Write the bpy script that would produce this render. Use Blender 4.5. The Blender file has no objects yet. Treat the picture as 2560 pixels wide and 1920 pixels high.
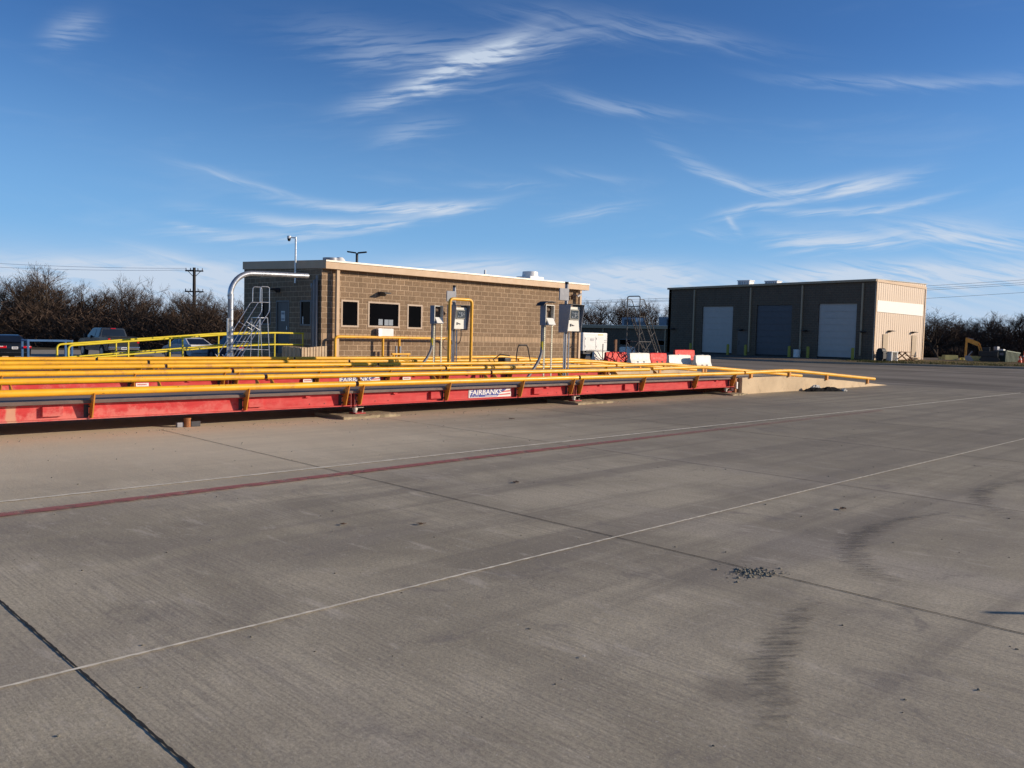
import bpy, bmesh, math, random
from mathutils import Vector, Matrix
R = math.radians
sc = bpy.context.scene
COL = sc.collection
random.seed(7)

# ------------------------------------------------------------------ camera, sky, sun, exposure
cd = bpy.data.cameras.new("camera"); cam = bpy.data.objects.new("camera", cd); COL.objects.link(cam)
yaw, pitch, roll, FPX = R(45.0737), R(3.3707), R(1.4404), 2109.33
fw = Vector((math.cos(yaw)*math.cos(pitch), math.sin(yaw)*math.cos(pitch), -math.sin(pitch)))
rt = Vector((math.sin(yaw), -math.cos(yaw), 0)); dn = fw.cross(rt)
c_, s_ = math.cos(roll), math.sin(roll)
r2 = c_*rt - s_*dn; d2 = s_*rt + c_*dn
m = Matrix((r2, -d2, -fw)).transposed().to_4x4(); m.translation = (0, 0, 1.6)
cam.matrix_world = m
cd.sensor_width = 36; cd.lens = FPX/2560*36; cd.clip_start = 0.05; cd.clip_end = 6000
sc.camera = cam
sc.render.resolution_x, sc.render.resolution_y = 1024, 768

SUN_AZ, SUN_EL = R(46.0), R(16.2)      # azimuth from -Y towards +X
tosun = Vector((math.sin(SUN_AZ)*math.cos(SUN_EL), -math.cos(SUN_AZ)*math.cos(SUN_EL), math.sin(SUN_EL)))
ld = bpy.data.lights.new("sun", 'SUN'); ld.energy = 5.0; ld.angle = R(0.5); ld.color = (1, 0.84, 0.66)
lo = bpy.data.objects.new("sun", ld); COL.objects.link(lo)
lo.rotation_euler = (-tosun).to_track_quat('-Z', 'Y').to_euler()
lo.location = (30, -30, 40)

W = bpy.data.worlds.new("World"); sc.world = W; W.use_nodes = True
def build_world():
    nt = W.node_tree; N = nt.nodes; L = nt.links; N.clear()
    def nd(t, **k):
        n = N.new(t)
        for a, b in k.items(): setattr(n, a, b)
        return n
    def mth(op, a, b=None, c=None):
        n = nd('ShaderNodeMath', operation=op)
        for i, v in enumerate((a, b, c)):
            if v is None: continue
            if isinstance(v, (int, float)): n.inputs[i].default_value = v
            else: L.new(v, n.inputs[i])
        return n.outputs[0]
    out = nd('ShaderNodeOutputWorld')
    sky = nd('ShaderNodeTexSky', sky_type='NISHITA', sun_disc=False, sun_elevation=SUN_EL,
             sun_rotation=R(180-46), altitude=200, air_density=1.0, dust_density=0.6, ozone_density=2.2)
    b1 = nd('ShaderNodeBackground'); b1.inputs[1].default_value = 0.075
    tint = nd('ShaderNodeMix', data_type='RGBA', blend_type='MULTIPLY'); tint.inputs[0].default_value = 1.0; tint.inputs[7].default_value = (0.59, 1.03, 1.66, 1)   # camera white balance
    L.new(sky.outputs[0], tint.inputs[6]); L.new(tint.outputs[2], b1.inputs[0])
    tc = nd('ShaderNodeTexCoord'); sp = nd('ShaderNodeSeparateXYZ'); L.new(tc.outputs['Generated'], sp.inputs[0])
    az0 = mth('MULTIPLY', mth('ARCTAN2', sp.outputs[1], sp.outputs[0]), 57.2958)
    el0 = mth('MULTIPLY', mth('ARCSINE', sp.outputs[2]), 57.2958)
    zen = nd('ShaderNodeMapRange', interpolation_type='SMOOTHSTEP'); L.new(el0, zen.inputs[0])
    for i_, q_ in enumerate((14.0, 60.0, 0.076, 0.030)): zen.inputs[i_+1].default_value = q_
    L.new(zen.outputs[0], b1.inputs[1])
    def noise(ax, ex, scale, det, rough, off=0.0, dist=0.0):
        cb = nd('ShaderNodeCombineXYZ'); L.new(mth('MULTIPLY', az0, ax), cb.inputs[0]); L.new(mth('MULTIPLY', el0, ex), cb.inputs[1]); cb.inputs[2].default_value = off
        n = nd('ShaderNodeTexNoise'); n.inputs['Scale'].default_value = scale; n.inputs['Detail'].default_value = det
        n.inputs['Roughness'].default_value = rough; n.inputs['Distortion'].default_value = dist
        L.new(cb.outputs[0], n.inputs['Vector']); return n.outputs[0]
    w1 = noise(0.16, 0.30, 1.0, 3, 0.55, 3.1); w2 = noise(0.16, 0.30, 1.0, 3, 0.55, 17.7)
    az = mth('ADD', az0, mth('MULTIPLY', mth('SUBTRACT', w1, 0.5), 2.0))
    el = mth('ADD', el0, mth('MULTIPLY', mth('SUBTRACT', w2, 0.5), 0.8))
    def rg(v, a, b):
        n = nd('ShaderNodeMapRange', interpolation_type='SMOOTHSTEP'); L.new(v, n.inputs[0]); n.inputs[1].default_value = a; n.inputs[2].default_value = b
        return n.outputs[0]
    def wispf(rotdeg, off):
        # fibres drawn out along the wind
        c, s = math.cos(R(rotdeg)), math.sin(R(rotdeg))
        u = mth('ADD', mth('MULTIPLY', az, -c), mth('MULTIPLY', el, s)); v = mth('ADD', mth('MULTIPLY', az, s), mth('MULTIPLY', el, c))
        cb = nd('ShaderNodeCombineXYZ'); L.new(mth('MULTIPLY', u, 0.20), cb.inputs[0]); L.new(mth('MULTIPLY', v, 2.3), cb.inputs[1]); cb.inputs[2].default_value = off
        n = nd('ShaderNodeTexNoise'); n.inputs['Scale'].default_value = 1.0; n.inputs['Detail'].default_value = 6; n.inputs['Roughness'].default_value = 0.58; n.inputs['Distortion'].default_value = 0.3
        L.new(cb.outputs[0], n.inputs['Vector'])
        return n.outputs[0]
    wa = wispf(8, 0.0); wb = wispf(-14, 9.0)
    # (azimuth, elevation, half length, half width, tilt deg (rise to the right), bend, strength, fibre set)
    CL = [(50.3,16.5,5.6,0.62,24,0.010,1.0,0),(47.6,17.9,2.6,0.45,16,0,0.8,1),(45.6,18.6,5.0,0.9,8,0,0.42,0),(52.5,17.8,6.5,1.3,-6,0,0.30,0),(40.0,19.8,7,0.8,-7,0,0.16,1),
          (54.0,8.1,6.8,0.32,2,0.010,0.75,0),(51.5,8.35,3.6,0.28,1,0,0.7,0),(57.2,7.0,7.0,0.36,3,0.012,0.85,0),(60.8,5.9,6.2,0.40,5,0.01,0.7,0),
          (62.9,9.2,3.6,0.28,-12,0,0.42,1),(66.0,6.15,1.7,0.22,-4,0,0.55,0),(66.8,4.1,3.4,0.42,-12,0,0.45,1),(72.6,16.8,1.6,0.7,34,0,0.4,0),
          (20.8,15.5,7.0,0.36,-4,0.006,0.30,1),(38.3,14.9,4.5,0.42,-10,0.01,0.30,1),(30.3,10.0,4.6,0.42,-18,0.03,0.55,1),(24.2,9.6,3.9,0.50,3,0.02,0.95,0),
          (29.4,8.45,2.6,0.30,10,0,0.85,0),(23.2,8.2,4.4,0.26,4,0.02,0.8,0),(24.4,6.35,4.2,0.62,0,0.012,0.95,0),(16.8,6.5,4.6,0.85,-9,0,0.85,1),
          (40.1,8.2,2.9,0.34,11,0,0.42,0),(32.1,6.8,1.3,0.28,-12,0,0.55,1),(37.0,4.2,3.8,0.75,0,0,0.85,1),(48.6,4.3,4.8,0.75,3,0,0.85,0),
          (52.2,13.1,2.6,0.7,14,0,0.30,0),(70.5,3.2,9.0,0.8,0,0,0.55,1),(20.0,4.3,8.5,0.65,0,0,0.75,1),(48.0,3.4,9,1.0,0,0,0.8,1),(36.5,4.2,4,0.9,0,0,0.8,0),(19.0,4.2,9,0.8,0,0,0.7,1),(70.0,3.4,8,0.9,0,0,0.5,0),(45.0,2.6,30,1.3,0,0,0.45,1),(33.2,19.0,6,0.6,-12,0,0.14,1),(40.0,10.6,3,0.25,-6,0,0.18,1),
          (46.0,9.9,3.0,0.26,2,0,0.22,0),(30.9,7.4,0.9,0.2,-50,0,0.5,1)]
    tot = None
    for (a, e, ha, hb, tilt, bend, st, fs) in CL:
        c, s = math.cos(R(tilt)), math.sin(R(tilt))
        x = mth('SUBTRACT', a, az); y = mth('SUBTRACT', el, e)
        u = mth('ADD', mth('MULTIPLY', x, c), mth('MULTIPLY', y, s))
        v = mth('SUBTRACT', mth('MULTIPLY', y, c), mth('MULTIPLY', x, s))
        if bend: v = mth('SUBTRACT', v, mth('MULTIPLY', mth('MULTIPLY', u, u), bend))
        w_ = wb if fs else wa
        v = mth('ADD', v, mth('MULTIPLY', mth('SUBTRACT', w_, 0.5), 2.6*hb))
        q = mth('ADD', mth('POWER', mth('ABSOLUTE', mth('DIVIDE', u, ha*1.05)), 2.4), mth('POWER', mth('ABSOLUTE', mth('DIVIDE', v, hb*1.05)), 2.0))
        mk = mth('MULTIPLY', mth('MULTIPLY', mth('EXPONENT', mth('MULTIPLY', q, -1.25)), st), rg(w_, 0.30, 0.66))
        tot = mk if tot is None else mth('ADD', tot, mk)
    faint = mth('MULTIPLY', mth('MULTIPLY', rg(noise(0.07, 0.34, 1.0, 5, 0.6, 40.0, 0.6), 0.5, 0.8), rg(el0, 25, 5)), 0.12)
    tot = mth('ADD', tot, faint)
    haze = mth('MULTIPLY', rg(el0, 6.8, -1.0), 0.85)
    tot = mth('MINIMUM', mth('ADD', mth('MULTIPLY', tot, 1.0), haze), 0.90)
    ok = mth('GREATER_THAN', sp.outputs[2], -0.05)
    tot = mth('MULTIPLY', tot, ok)
    b2 = nd('ShaderNodeBackground'); b2.inputs[0].default_value = (0.60, 0.69, 0.82, 1); b2.inputs[1].default_value = 1.0
    b3 = nd('ShaderNodeBackground'); b3.inputs[0].default_value = (0.27, 0.55, 0.92, 1)      # thin bright air low down
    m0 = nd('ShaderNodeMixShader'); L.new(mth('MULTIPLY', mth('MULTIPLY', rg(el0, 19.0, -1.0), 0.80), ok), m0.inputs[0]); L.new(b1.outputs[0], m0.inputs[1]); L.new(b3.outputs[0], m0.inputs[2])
    mx = nd('ShaderNodeMixShader'); L.new(tot, mx.inputs[0]); L.new(m0.outputs[0], mx.inputs[1]); L.new(b2.outputs[0], mx.inputs[2])
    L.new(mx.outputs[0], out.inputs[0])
build_world()
sc.view_settings.view_transform = 'Standard'; sc.view_settings.look = 'None'
sc.view_settings.exposure = 0.0; sc.view_settings.gamma = 1.0; sc.view_settings.use_curve_mapping = False

# ------------------------------------------------------------------ materials
def base_mat(name):
    m = bpy.data.materials.new(name); m.use_nodes = True
    nt = m.node_tree; p = nt.nodes['Principled BSDF']
    return m, nt, p
class G:
    """tiny node helper"""
    def __init__(s, nt): s.nt = nt; s.N = nt.nodes; s.L = nt.links
    def nd(s, t, **k):
        n = s.N.new(t)
        for a, b in k.items(): setattr(n, a, b)
        return n
    def pos(s): return s.nd('ShaderNodeNewGeometry').outputs['Position']
    def obj(s): return s.nd('ShaderNodeTexCoord').outputs['Object']
    def sep(s, v): n = s.nd('ShaderNodeSeparateXYZ'); s.L.new(v, n.inputs[0]); return n.outputs
    def comb(s, *a):
        n = s.nd('ShaderNodeCombineXYZ')
        for i, v in enumerate(a):
            if isinstance(v, (int, float)): n.inputs[i].default_value = v
            else: s.L.new(v, n.inputs[i])
        return n.outputs[0]
    def m(s, op, a, b=None, c=None):
        n = s.nd('ShaderNodeMath', operation=op)
        for i, v in enumerate((a, b, c)):
            if v is None: continue
            if isinstance(v, (int, float)): n.inputs[i].default_value = v
            else: s.L.new(v, n.inputs[i])
        return n.outputs[0]
    def scale(s, v, sc3):
        n = s.nd('ShaderNodeVectorMath', operation='MULTIPLY'); s.L.new(v, n.inputs[0]); n.inputs[1].default_value = sc3; return n.outputs[0]
    def noise(s, v, scale=1, det=4, rough=0.55, dist=0, col=False):
        n = s.nd('ShaderNodeTexNoise'); n.inputs['Scale'].default_value = scale; n.inputs['Detail'].default_value = det
        n.inputs['Roughness'].default_value = rough; n.inputs['Distortion'].default_value = dist; s.L.new(v, n.inputs['Vector'])
        return n.outputs[1 if col else 0]
    def rg(s, v, a, b, c=0.0, d=1.0, smooth=True):
        n = s.nd('ShaderNodeMapRange', interpolation_type='SMOOTHSTEP' if smooth else 'LINEAR'); s.L.new(v, n.inputs[0])
        for i, q in enumerate((a, b, c, d)): n.inputs[i+1].default_value = q
        return n.outputs[0]
    def mix(s, f, a, b, mode='MIX'):
        n = s.nd('ShaderNodeMix', data_type='RGBA', blend_type=mode)
        if isinstance(f, (int, float)): n.inputs[0].default_value = f
        else: s.L.new(f, n.inputs[0])
        for i, v in ((6, a), (7, b)):
            if isinstance(v, tuple): n.inputs[i].default_value = (*v[:3], 1)
            else: s.L.new(v, n.inputs[i])
        return n.outputs[2]
    def bump(s, h, strength, dist, p, prev=None):
        n = s.nd('ShaderNodeBump'); n.inputs['Strength'].default_value = strength; n.inputs['Distance'].default_value = dist
        s.L.new(h, n.inputs['Height'])
        if prev is not None: s.L.new(prev, n.inputs['Normal'])
        if p is not None: s.L.new(n.outputs[0], p.inputs['Normal'])
        return n.outputs[0]
def mat(name, col, rough=0.6, metal=0.0, var=0.12, vs=3.0, bump=0.0, bs=40.0, dirt=None, dirt_amt=0.3, spec=None, chips=None):
    m, nt, p = base_mat(name); g = G(nt); v = g.pos()
    n = g.noise(v, vs, 5, 0.6)
    d = tuple(c*(1-var) for c in col); l = tuple(min(1, c*(1+var)) for c in col)
    cc = g.mix(g.rg(n, 0.3, 0.7), d, l)
    if dirt:
        nn = g.noise(v, vs*2.3, 7, 0.7); cc = g.mix(g.rg(nn, 0.5, 0.78, 0, dirt_amt), cc, dirt)
    if chips:
        ch = g.m('MULTIPLY', g.rg(g.noise(v, 24, 5, 0.75), 0.60, 0.66), g.rg(g.noise(v, 2.1, 3), 0.44, 0.60)); cc = g.mix(ch, cc, chips)
        lo_ = g.noise(g.scale(v, (0.8, 8, 8)), 2.5, 5, 0.6); cc = g.mix(g.rg(lo_, 0.52, 0.72, 0, 0.35), cc, tuple(c*0.55 for c in col))
    nt.links.new(cc, p.inputs['Base Color']); p.inputs['Metallic'].default_value = metal
    rr = g.rg(g.noise(v, vs*3, 4), 0.2, 0.8, max(0.03, rough-0.08), min(1, rough+0.08)); nt.links.new(rr, p.inputs['Roughness'])
    if spec is not None: p.inputs['Specular IOR Level'].default_value = spec
    if bump: g.bump(g.noise(v, bs, 5, 0.6), bump, 0.01, p)
    return m
M = {}
M['yellow_pipe'] = mat('yellow_pipe_paint', (0.92, 0.46, 0.022), 0.42, var=0.10, vs=1.5, dirt=(0.42, 0.19, 0.06), dirt_amt=0.75, chips=(0.16, 0.07, 0.03))
M['bracket'] = mat('bracket_paint', (0.62, 0.25, 0.03), 0.5, var=0.12, vs=3, dirt=(0.2, 0.09, 0.03), dirt_amt=0.4)
M['rail_yellow'] = mat('railing_yellow_paint', (0.80, 0.62, 0.03), 0.42, var=0.08, vs=2, dirt=(0.4, 0.3, 0.1))
M['bollard_yellow'] = mat('bollard_paint', (0.36, 0.32, 0.04), 0.55, var=0.1)
M['ladder_steel'] = mat('ladder_steel', (0.10, 0.095, 0.09), 0.5, 0.3, var=0.15, vs=4)
M['steel_dark'] = mat('dark_steel', (0.045, 0.045, 0.05), 0.55, 0.2, var=0.2, vs=4)
M['steel_gray'] = mat('gray_steel', (0.27, 0.27, 0.29), 0.45, 0.5, var=0.12, vs=4)
M['galv'] = mat('galvanised_steel', (0.58, 0.59, 0.60), 0.32, 0.75, var=0.15, vs=9, bump=0.05)
M['alu'] = mat('aluminium', (0.62, 0.63, 0.65), 0.3, 0.85, var=0.08)
M['conduit'] = mat('conduit_gray', (0.24, 0.235, 0.235), 0.5, 0.1, var=0.08)
M['cab_gray'] = mat('cabinet_gray_paint', (0.22, 0.23, 0.26), 0.5, var=0.05)
M['cab_white'] = mat('cabinet_white_paint', (0.72, 0.70, 0.62), 0.45, var=0.04)
M['strut'] = mat('perforated_strut', (0.70, 0.66, 0.50), 0.5, 0.2, var=0.08)
M['black'] = mat('black_rubber', (0.012, 0.012, 0.013), 0.6, var=0.2)
M['cable'] = mat('black_cable', (0.015, 0.014, 0.014), 0.5, var=0.1)
M['tan'] = mat('tan_trim_paint', (0.60, 0.42, 0.26), 0.6, var=0.04, vs=1.2, dirt=(0.5, 0.36, 0.24), dirt_amt=0.25)
M['tan_board'] = mat('tan_composite_board', (0.58, 0.42, 0.26), 0.7, var=0.10, vs=5, bump=0.1)
M['roof_cap'] = mat('roof_cap_metal', (0.80, 0.74, 0.62), 0.45, 0.1, var=0.04)
M['roof'] = mat('roof_membrane', (0.55, 0.54, 0.50), 0.8, var=0.1)
M['white_metal'] = mat('white_metal', (0.78, 0.77, 0.74), 0.4, var=0.04)
M['paper'] = mat('paper', (0.78, 0.76, 0.70), 0.8, var=0.04)
M['door_gray'] = mat('door_paint', (0.12, 0.10, 0.085), 0.55, var=0.05)
M['door_white'] = mat('roller_door_white', (0.47, 0.44, 0.40), 0.5, var=0.04)
M['door_blue'] = mat('roller_door_dark', (0.085, 0.085, 0.095), 0.5, var=0.06)
M['door_tan'] = mat('door_tan_paint', (0.42, 0.31, 0.19), 0.55, var=0.05)
M['frame'] = mat('window_frame', (0.47, 0.345, 0.24), 0.5, var=0.05)
M['frame_dark'] = mat('dark_window_frame', (0.16, 0.15, 0.14), 0.5, var=0.05)
M['sign_cream'] = mat('cream_panel', (0.90, 0.87, 0.78), 0.6, var=0.02)
M['blue'] = mat('blue_frame_paint', (0.035, 0.12, 0.28), 0.5, var=0.12, vs=5)
M['barrier_white'] = mat('barrier_white_plastic', (0.74, 0.71, 0.62), 0.5, var=0.06, vs=2.5, dirt=(0.42, 0.34, 0.28), dirt_amt=0.5)
M['barrier_red'] = mat('barrier_red_plastic', (0.74, 0.022, 0.014), 0.55, var=0.08, vs=2, dirt=(0.5, 0.05, 0.04), dirt_amt=0.3, spec=0.25)
M['wood'] = mat('brown_wood', (0.16, 0.075, 0.035), 0.8, var=0.25, vs=8)
M['wood_dark'] = mat('tarred_pole_wood', (0.030, 0.024, 0.020), 0.85, var=0.25, vs=4)
M['wire'] = mat('power_wire', (0.05, 0.05, 0.05), 0.5)
M['wire_pale'] = mat('power_wire_bare', (0.75, 0.75, 0.75), 0.4, 0.3)
M['rust'] = mat('rusty_steel', (0.34, 0.13, 0.045), 0.8, var=0.4, vs=25, dirt=(0.6, 0.35, 0.15), dirt_amt=0.8)
M['loadcell'] = mat('load_cell_paint', (0.62, 0.58, 0.48), 0.45, 0.2, var=0.15, vs=20)
M['red_plain'] = mat('red_plate', (0.5, 0.03, 0.03), 0.5, var=0.15, vs=12)
M['pink_end'] = mat('beam_end_plate', (0.30, 0.06, 0.06), 0.6, var=0.2, vs=12)
M['sign_blue'] = mat('sign_blue', (0.035, 0.05, 0.28), 0.4, var=0.04)
M['sign_white'] = mat('sign_white', (0.82, 0.80, 0.76), 0.4, var=0.03)
M['sign_red'] = mat('sign_red', (0.62, 0.10, 0.09), 0.4, var=0.04)
M['screen'] = mat('screen_glass', (0.03, 0.04, 0.05), 0.15, var=0.2)
M['screen_mark'] = mat('screen_marks', (0.30, 0.34, 0.40), 0.4)
M['screen_frame'] = mat('screen_bezel', (0.17, 0.17, 0.15), 0.5)
M['brown_box'] = mat('brown_box', (0.07, 0.035, 0.025), 0.6)
M['inside'] = mat('printer_interior', (0.12, 0.075, 0.045), 0.7)
M['tyre'] = mat('tyre_rubber', (0.015, 0.015, 0.016), 0.75)
M['rim'] = mat('wheel_rim', (0.28, 0.29, 0.31), 0.3, 0.8)
M['car_black'] = mat('car_paint_black', (0.010, 0.012, 0.016), 0.12, 0.0, var=0.05)
M['car_green'] = mat('car_paint_gray', (0.055, 0.060, 0.065), 0.2, 0.4, var=0.04)
M['car_white'] = mat('car_paint_white', (0.68, 0.68, 0.67), 0.2, var=0.02)
M['car_navy'] = mat('car_paint_navy', (0.012, 0.02, 0.045), 0.15, 0.1, var=0.05)
M['chrome'] = mat('chrome', (0.7, 0.7, 0.72), 0.12, 1.0, var=0.02)
M['tail'] = mat('tail_light_red', (0.55, 0.01, 0.02), 0.15, var=0.1, vs=20)
M['tail_clear'] = mat('tail_light_clear', (0.75, 0.6, 0.6), 0.15, var=0.1, vs=20)
M['plate'] = mat('licence_plate', (0.75, 0.75, 0.74), 0.4)
M['plate_mark'] = mat('plate_mark', (0.05, 0.05, 0.12), 0.5)
M['digger'] = mat('digger_paint', (0.65, 0.32, 0.04), 0.45, var=0.12, dirt=(0.2, 0.1, 0.05), dirt_amt=0.6)
M['digger_dark'] = mat('digger_dark', (0.02, 0.02, 0.02), 0.6)
M['dump_green'] = mat('container_dark_green', (0.015, 0.03, 0.025), 0.5, var=0.2)
M['dump_rib'] = mat('container_ribs', (0.16, 0.19, 0.12), 0.5, var=0.15)
M['cone'] = mat('orange_plastic', (0.85, 0.10, 0.03), 0.5, var=0.08)
M['block_yellow'] = mat('yellow_painted_block', (0.75, 0.66, 0.24), 0.7, var=0.1)
M['equip_blue'] = mat('rooftop_unit_gray', (0.24, 0.28, 0.32), 0.6, var=0.08)
M['stone'] = mat('crushed_stone', (0.24, 0.22, 0.17), 0.9, var=0.3, vs=20)
M['bag_black'] = mat('black_sheeting', (0.010, 0.010, 0.011), 0.9, var=0.3, spec=0.1)
M['cloth_white'] = mat('pale_rag', (0.7, 0.66, 0.58), 0.9, var=0.1)
M['leaf'] = mat('dry_leaf', (0.10, 0.055, 0.03), 0.9, var=0.3, vs=15)
M['joint_dark'] = mat('joint_seal_dark', (0.022, 0.020, 0.018), 0.85, var=0.4, vs=30)
M['joint_pale'] = mat('joint_seal_pale', (0.80, 0.74, 0.60), 0.85, var=0.2, vs=12)
M['joint_edge'] = mat('joint_thin_dark', (0.055, 0.05, 0.045), 0.85, var=0.3, vs=12)

def glass_mat(name, col, rough=0.05, spec=0.03):
    m, nt, p = base_mat(name); g = G(nt)
    c = g.mix(g.rg(g.noise(g.pos(), 1.2, 3), 0.3, 0.7), tuple(c*0.7 for c in col), col); nt.links.new(c, p.inputs['Base Color'])
    p.inputs['Roughness'].default_value = rough; p.inputs['Specular IOR Level'].default_value = spec
    return m
M['glass'] = glass_mat('dark_window_glass', (0.004, 0.004, 0.005))
M['car_glass'] = glass_mat('car_glass', (0.012, 0.016, 0.024), 0.03, 0.4)

def red_beam():
    m, nt, p = base_mat('red_beam_paint'); g = G(nt); v = g.pos(); s = g.sep(v)
    n1 = g.noise(v, 5, 8, 0.72); n2 = g.noise(g.scale(v, (1.2, 1.2, 6)), 2.2, 5, 0.6)
    red = g.mix(g.rg(n2, 0.3, 0.7), (0.50, 0.034, 0.036), (0.62, 0.066, 0.064))
    # chalky faded paint, strongest towards the near (low X) end of each scale and along the bottom
    far = g.rg(s[0], 4.0, 9.0, 1.0, 0.18)
    low = g.rg(s[2], 0.40, 0.24, 0.0, 1.0)
    f = g.m('MULTIPLY', g.rg(g.m('ADD', n1, g.m('MULTIPLY', low, 0.16)), 0.46, 0.70), far)
    c = g.mix(g.m('MULTIPLY', f, 0.8), red, (0.66, 0.22, 0.18))
    wash = g.rg(g.noise(g.scale(v, (1, 1, 0.3)), 1.3, 4), 0.40, 0.62, 0, 0.09)
    c = g.mix(wash, c, (0.62, 0.16, 0.15))
    # one rubbed, sandy patch on the near beam
    dx = g.m('DIVIDE', g.m('SUBTRACT', s[0], 3.27), 0.07); dy = g.m('GREATER_THAN', 13.2, s[1])
    pm = g.m('MULTIPLY', g.rg(g.m('ADD', g.m('ABSOLUTE', dx), g.m('MULTIPLY', g.noise(v, 14, 5), 0.9)), 1.5, 1.05), dy)
    c = g.mix(g.m('MULTIPLY', pm, 0.8), c, (0.58, 0.35, 0.22))
    nt.links.new(c, p.inputs['Base Color']); p.inputs['Roughness'].default_value = 0.6; p.inputs['Specular IOR Level'].default_value = 0.15
    g.bump(g.noise(v, 30, 4), 0.08, 0.01, p)
    return m
M['red'] = red_beam()
def deck_mat():
    m, nt, p = base_mat('deck_checker_plate'); g = G(nt); v = g.pos()
    n = g.noise(v, 1.1, 6, 0.65); c = g.mix(g.rg(n, 0.3, 0.7), (0.20, 0.15, 0.125), (0.33, 0.25, 0.21))
    c = g.mix(g.rg(g.noise(g.scale(v, (0.4, 3, 1)), 1.5, 5), 0.55, 0.75, 0, 0.5), c, (0.13, 0.095, 0.085))
    nt.links.new(c, p.inputs['Base Color']); p.inputs['Roughness'].default_value = 0.75; p.inputs['Specular IOR Level'].default_value = 0.25
    g.bump(g.noise(v, 60, 2), 0.25, 0.004, p)
    return m
M['deck'] = deck_mat()
M['deck_edge'] = mat('deck_edge_angle', (0.13, 0.085, 0.07), 0.6, 0.1, var=0.2, vs=6)

def block_wall(name, base, light, mortar, sold, z_s0, z_s1, zoff):
    m, nt, p = base_mat(name); g = G(nt); v = g.pos(); s = g.sep(v)
    h = g.m('ADD', s[0], s[1])
    vec = g.comb(h, g.m('ADD', s[2], zoff), 0.0)
    b = g.nd('ShaderNodeTexBrick', offset=0.5, squash=1.0); g.L.new(vec, b.inputs['Vector'])
    b.inputs['Color1'].default_value = (*base, 1); b.inputs['Color2'].default_value = (*light, 1); b.inputs['Mortar'].default_value = (*mortar, 1)
    b.inputs['Scale'].default_value = 1; b.inputs['Mortar Size'].default_value = 0.011; b.inputs['Mortar Smooth'].default_value = 0.2
    b.inputs['Bias'].default_value = -0.1; b.inputs['Brick Width'].default_value = 0.406; b.inputs['Row Height'].default_value = 0.2032
    rough = g.noise(g.comb(g.m('MULTIPLY', h, 1.6), s[2], 0.0), 16, 7, 0.72, 0.3)
    cc = g.mix(g.rg(rough, 0.34, 0.62, 0.0, 0.62), b.outputs['Color'], tuple(c*0.46 for c in base), 'MIX')
    cc = g.mix(b.outputs['Fac'], cc, mortar)
    big = g.noise(v, 0.9, 4); cc = g.mix(g.rg(big, 0.35, 0.65, 0.0, 0.30), cc, tuple(c*0.72 for c in base))
    run = g.noise(g.comb(g.m('MULTIPLY', h, 2.2), g.m('MULTIPLY', s[2], 0.35), 0.0), 1.0, 6, 0.65); cc = g.mix(g.rg(run, 0.50, 0.70, 0.0, 0.32), cc, tuple(c*0.55 for c in base))
    hgt = g.m('ADD', g.m('MULTIPLY', rough, 0.9), g.m('MULTIPLY', g.m('SUBTRACT', 1.0, b.outputs['Fac']), 0.55))
    if sold:
        b2 = g.nd('ShaderNodeTexBrick', offset=0.0); g.L.new(g.comb(h, g.m('SUBTRACT', s[2], z_s0), 0.0), b2.inputs['Vector'])
        b2.inputs['Color1'].default_value = (*sold, 1); b2.inputs['Color2'].default_value = (*[c*0.85 for c in sold], 1); b2.inputs['Mortar'].default_value = (*[c*0.42 for c in sold], 1)
        b2.inputs['Scale'].default_value = 1; b2.inputs['Mortar Size'].default_value = 0.013; b2.inputs['Brick Width'].default_value = 0.2032; b2.inputs['Row Height'].default_value = z_s1 - z_s0
        msk = g.m('MULTIPLY', g.m('GREATER_THAN', s[2], z_s0), g.m('LESS_THAN', s[2], z_s1))
        cc = g.mix(msk, cc, b2.outputs['Color'])
        hgt = g.m('MULTIPLY', hgt, g.m('SUBTRACT', 1.0, g.m('MULTIPLY', msk, 0.85)))
    nt.links.new(cc, p.inputs['Base Color']); p.inputs['Roughness'].default_value = 0.9; p.inputs['Specular IOR Level'].default_value = 0.15
    g.bump(hgt, 0.75, 0.028, p)
    return m
M['block'] = block_wall('split_face_block', (0.31, 0.213, 0.133), (0.42, 0.29, 0.182), (0.68, 0.50, 0.335), (0.50, 0.35, 0.22), 1.235, 1.485, -0.008)
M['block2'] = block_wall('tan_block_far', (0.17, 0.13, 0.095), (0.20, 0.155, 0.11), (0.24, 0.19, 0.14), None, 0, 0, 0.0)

def corrugated(name, col, per, dark=0.78):
    m, nt, p = base_mat(name); g = G(nt); v = g.pos(); s = g.sep(v)
    h = g.m('ADD', s[0], s[1]); w = g.m('SINE', g.m('MULTIPLY', h, 2*math.pi/per))
    tone = g.noise(g.comb(g.m('MULTIPLY', h, 3.1), 0.0, 0.0), 2, 3)
    c = g.mix(g.rg(tone, 0.3, 0.7), tuple(x*0.93 for x in col), col)
    nt.links.new(c, p.inputs['Base Color']); p.inputs['Roughness'].default_value = 0.5
    
    return m
M['corr'] = corrugated('ribbed_metal_panel', (0.74, 0.57, 0.41), 0.30)

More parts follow.
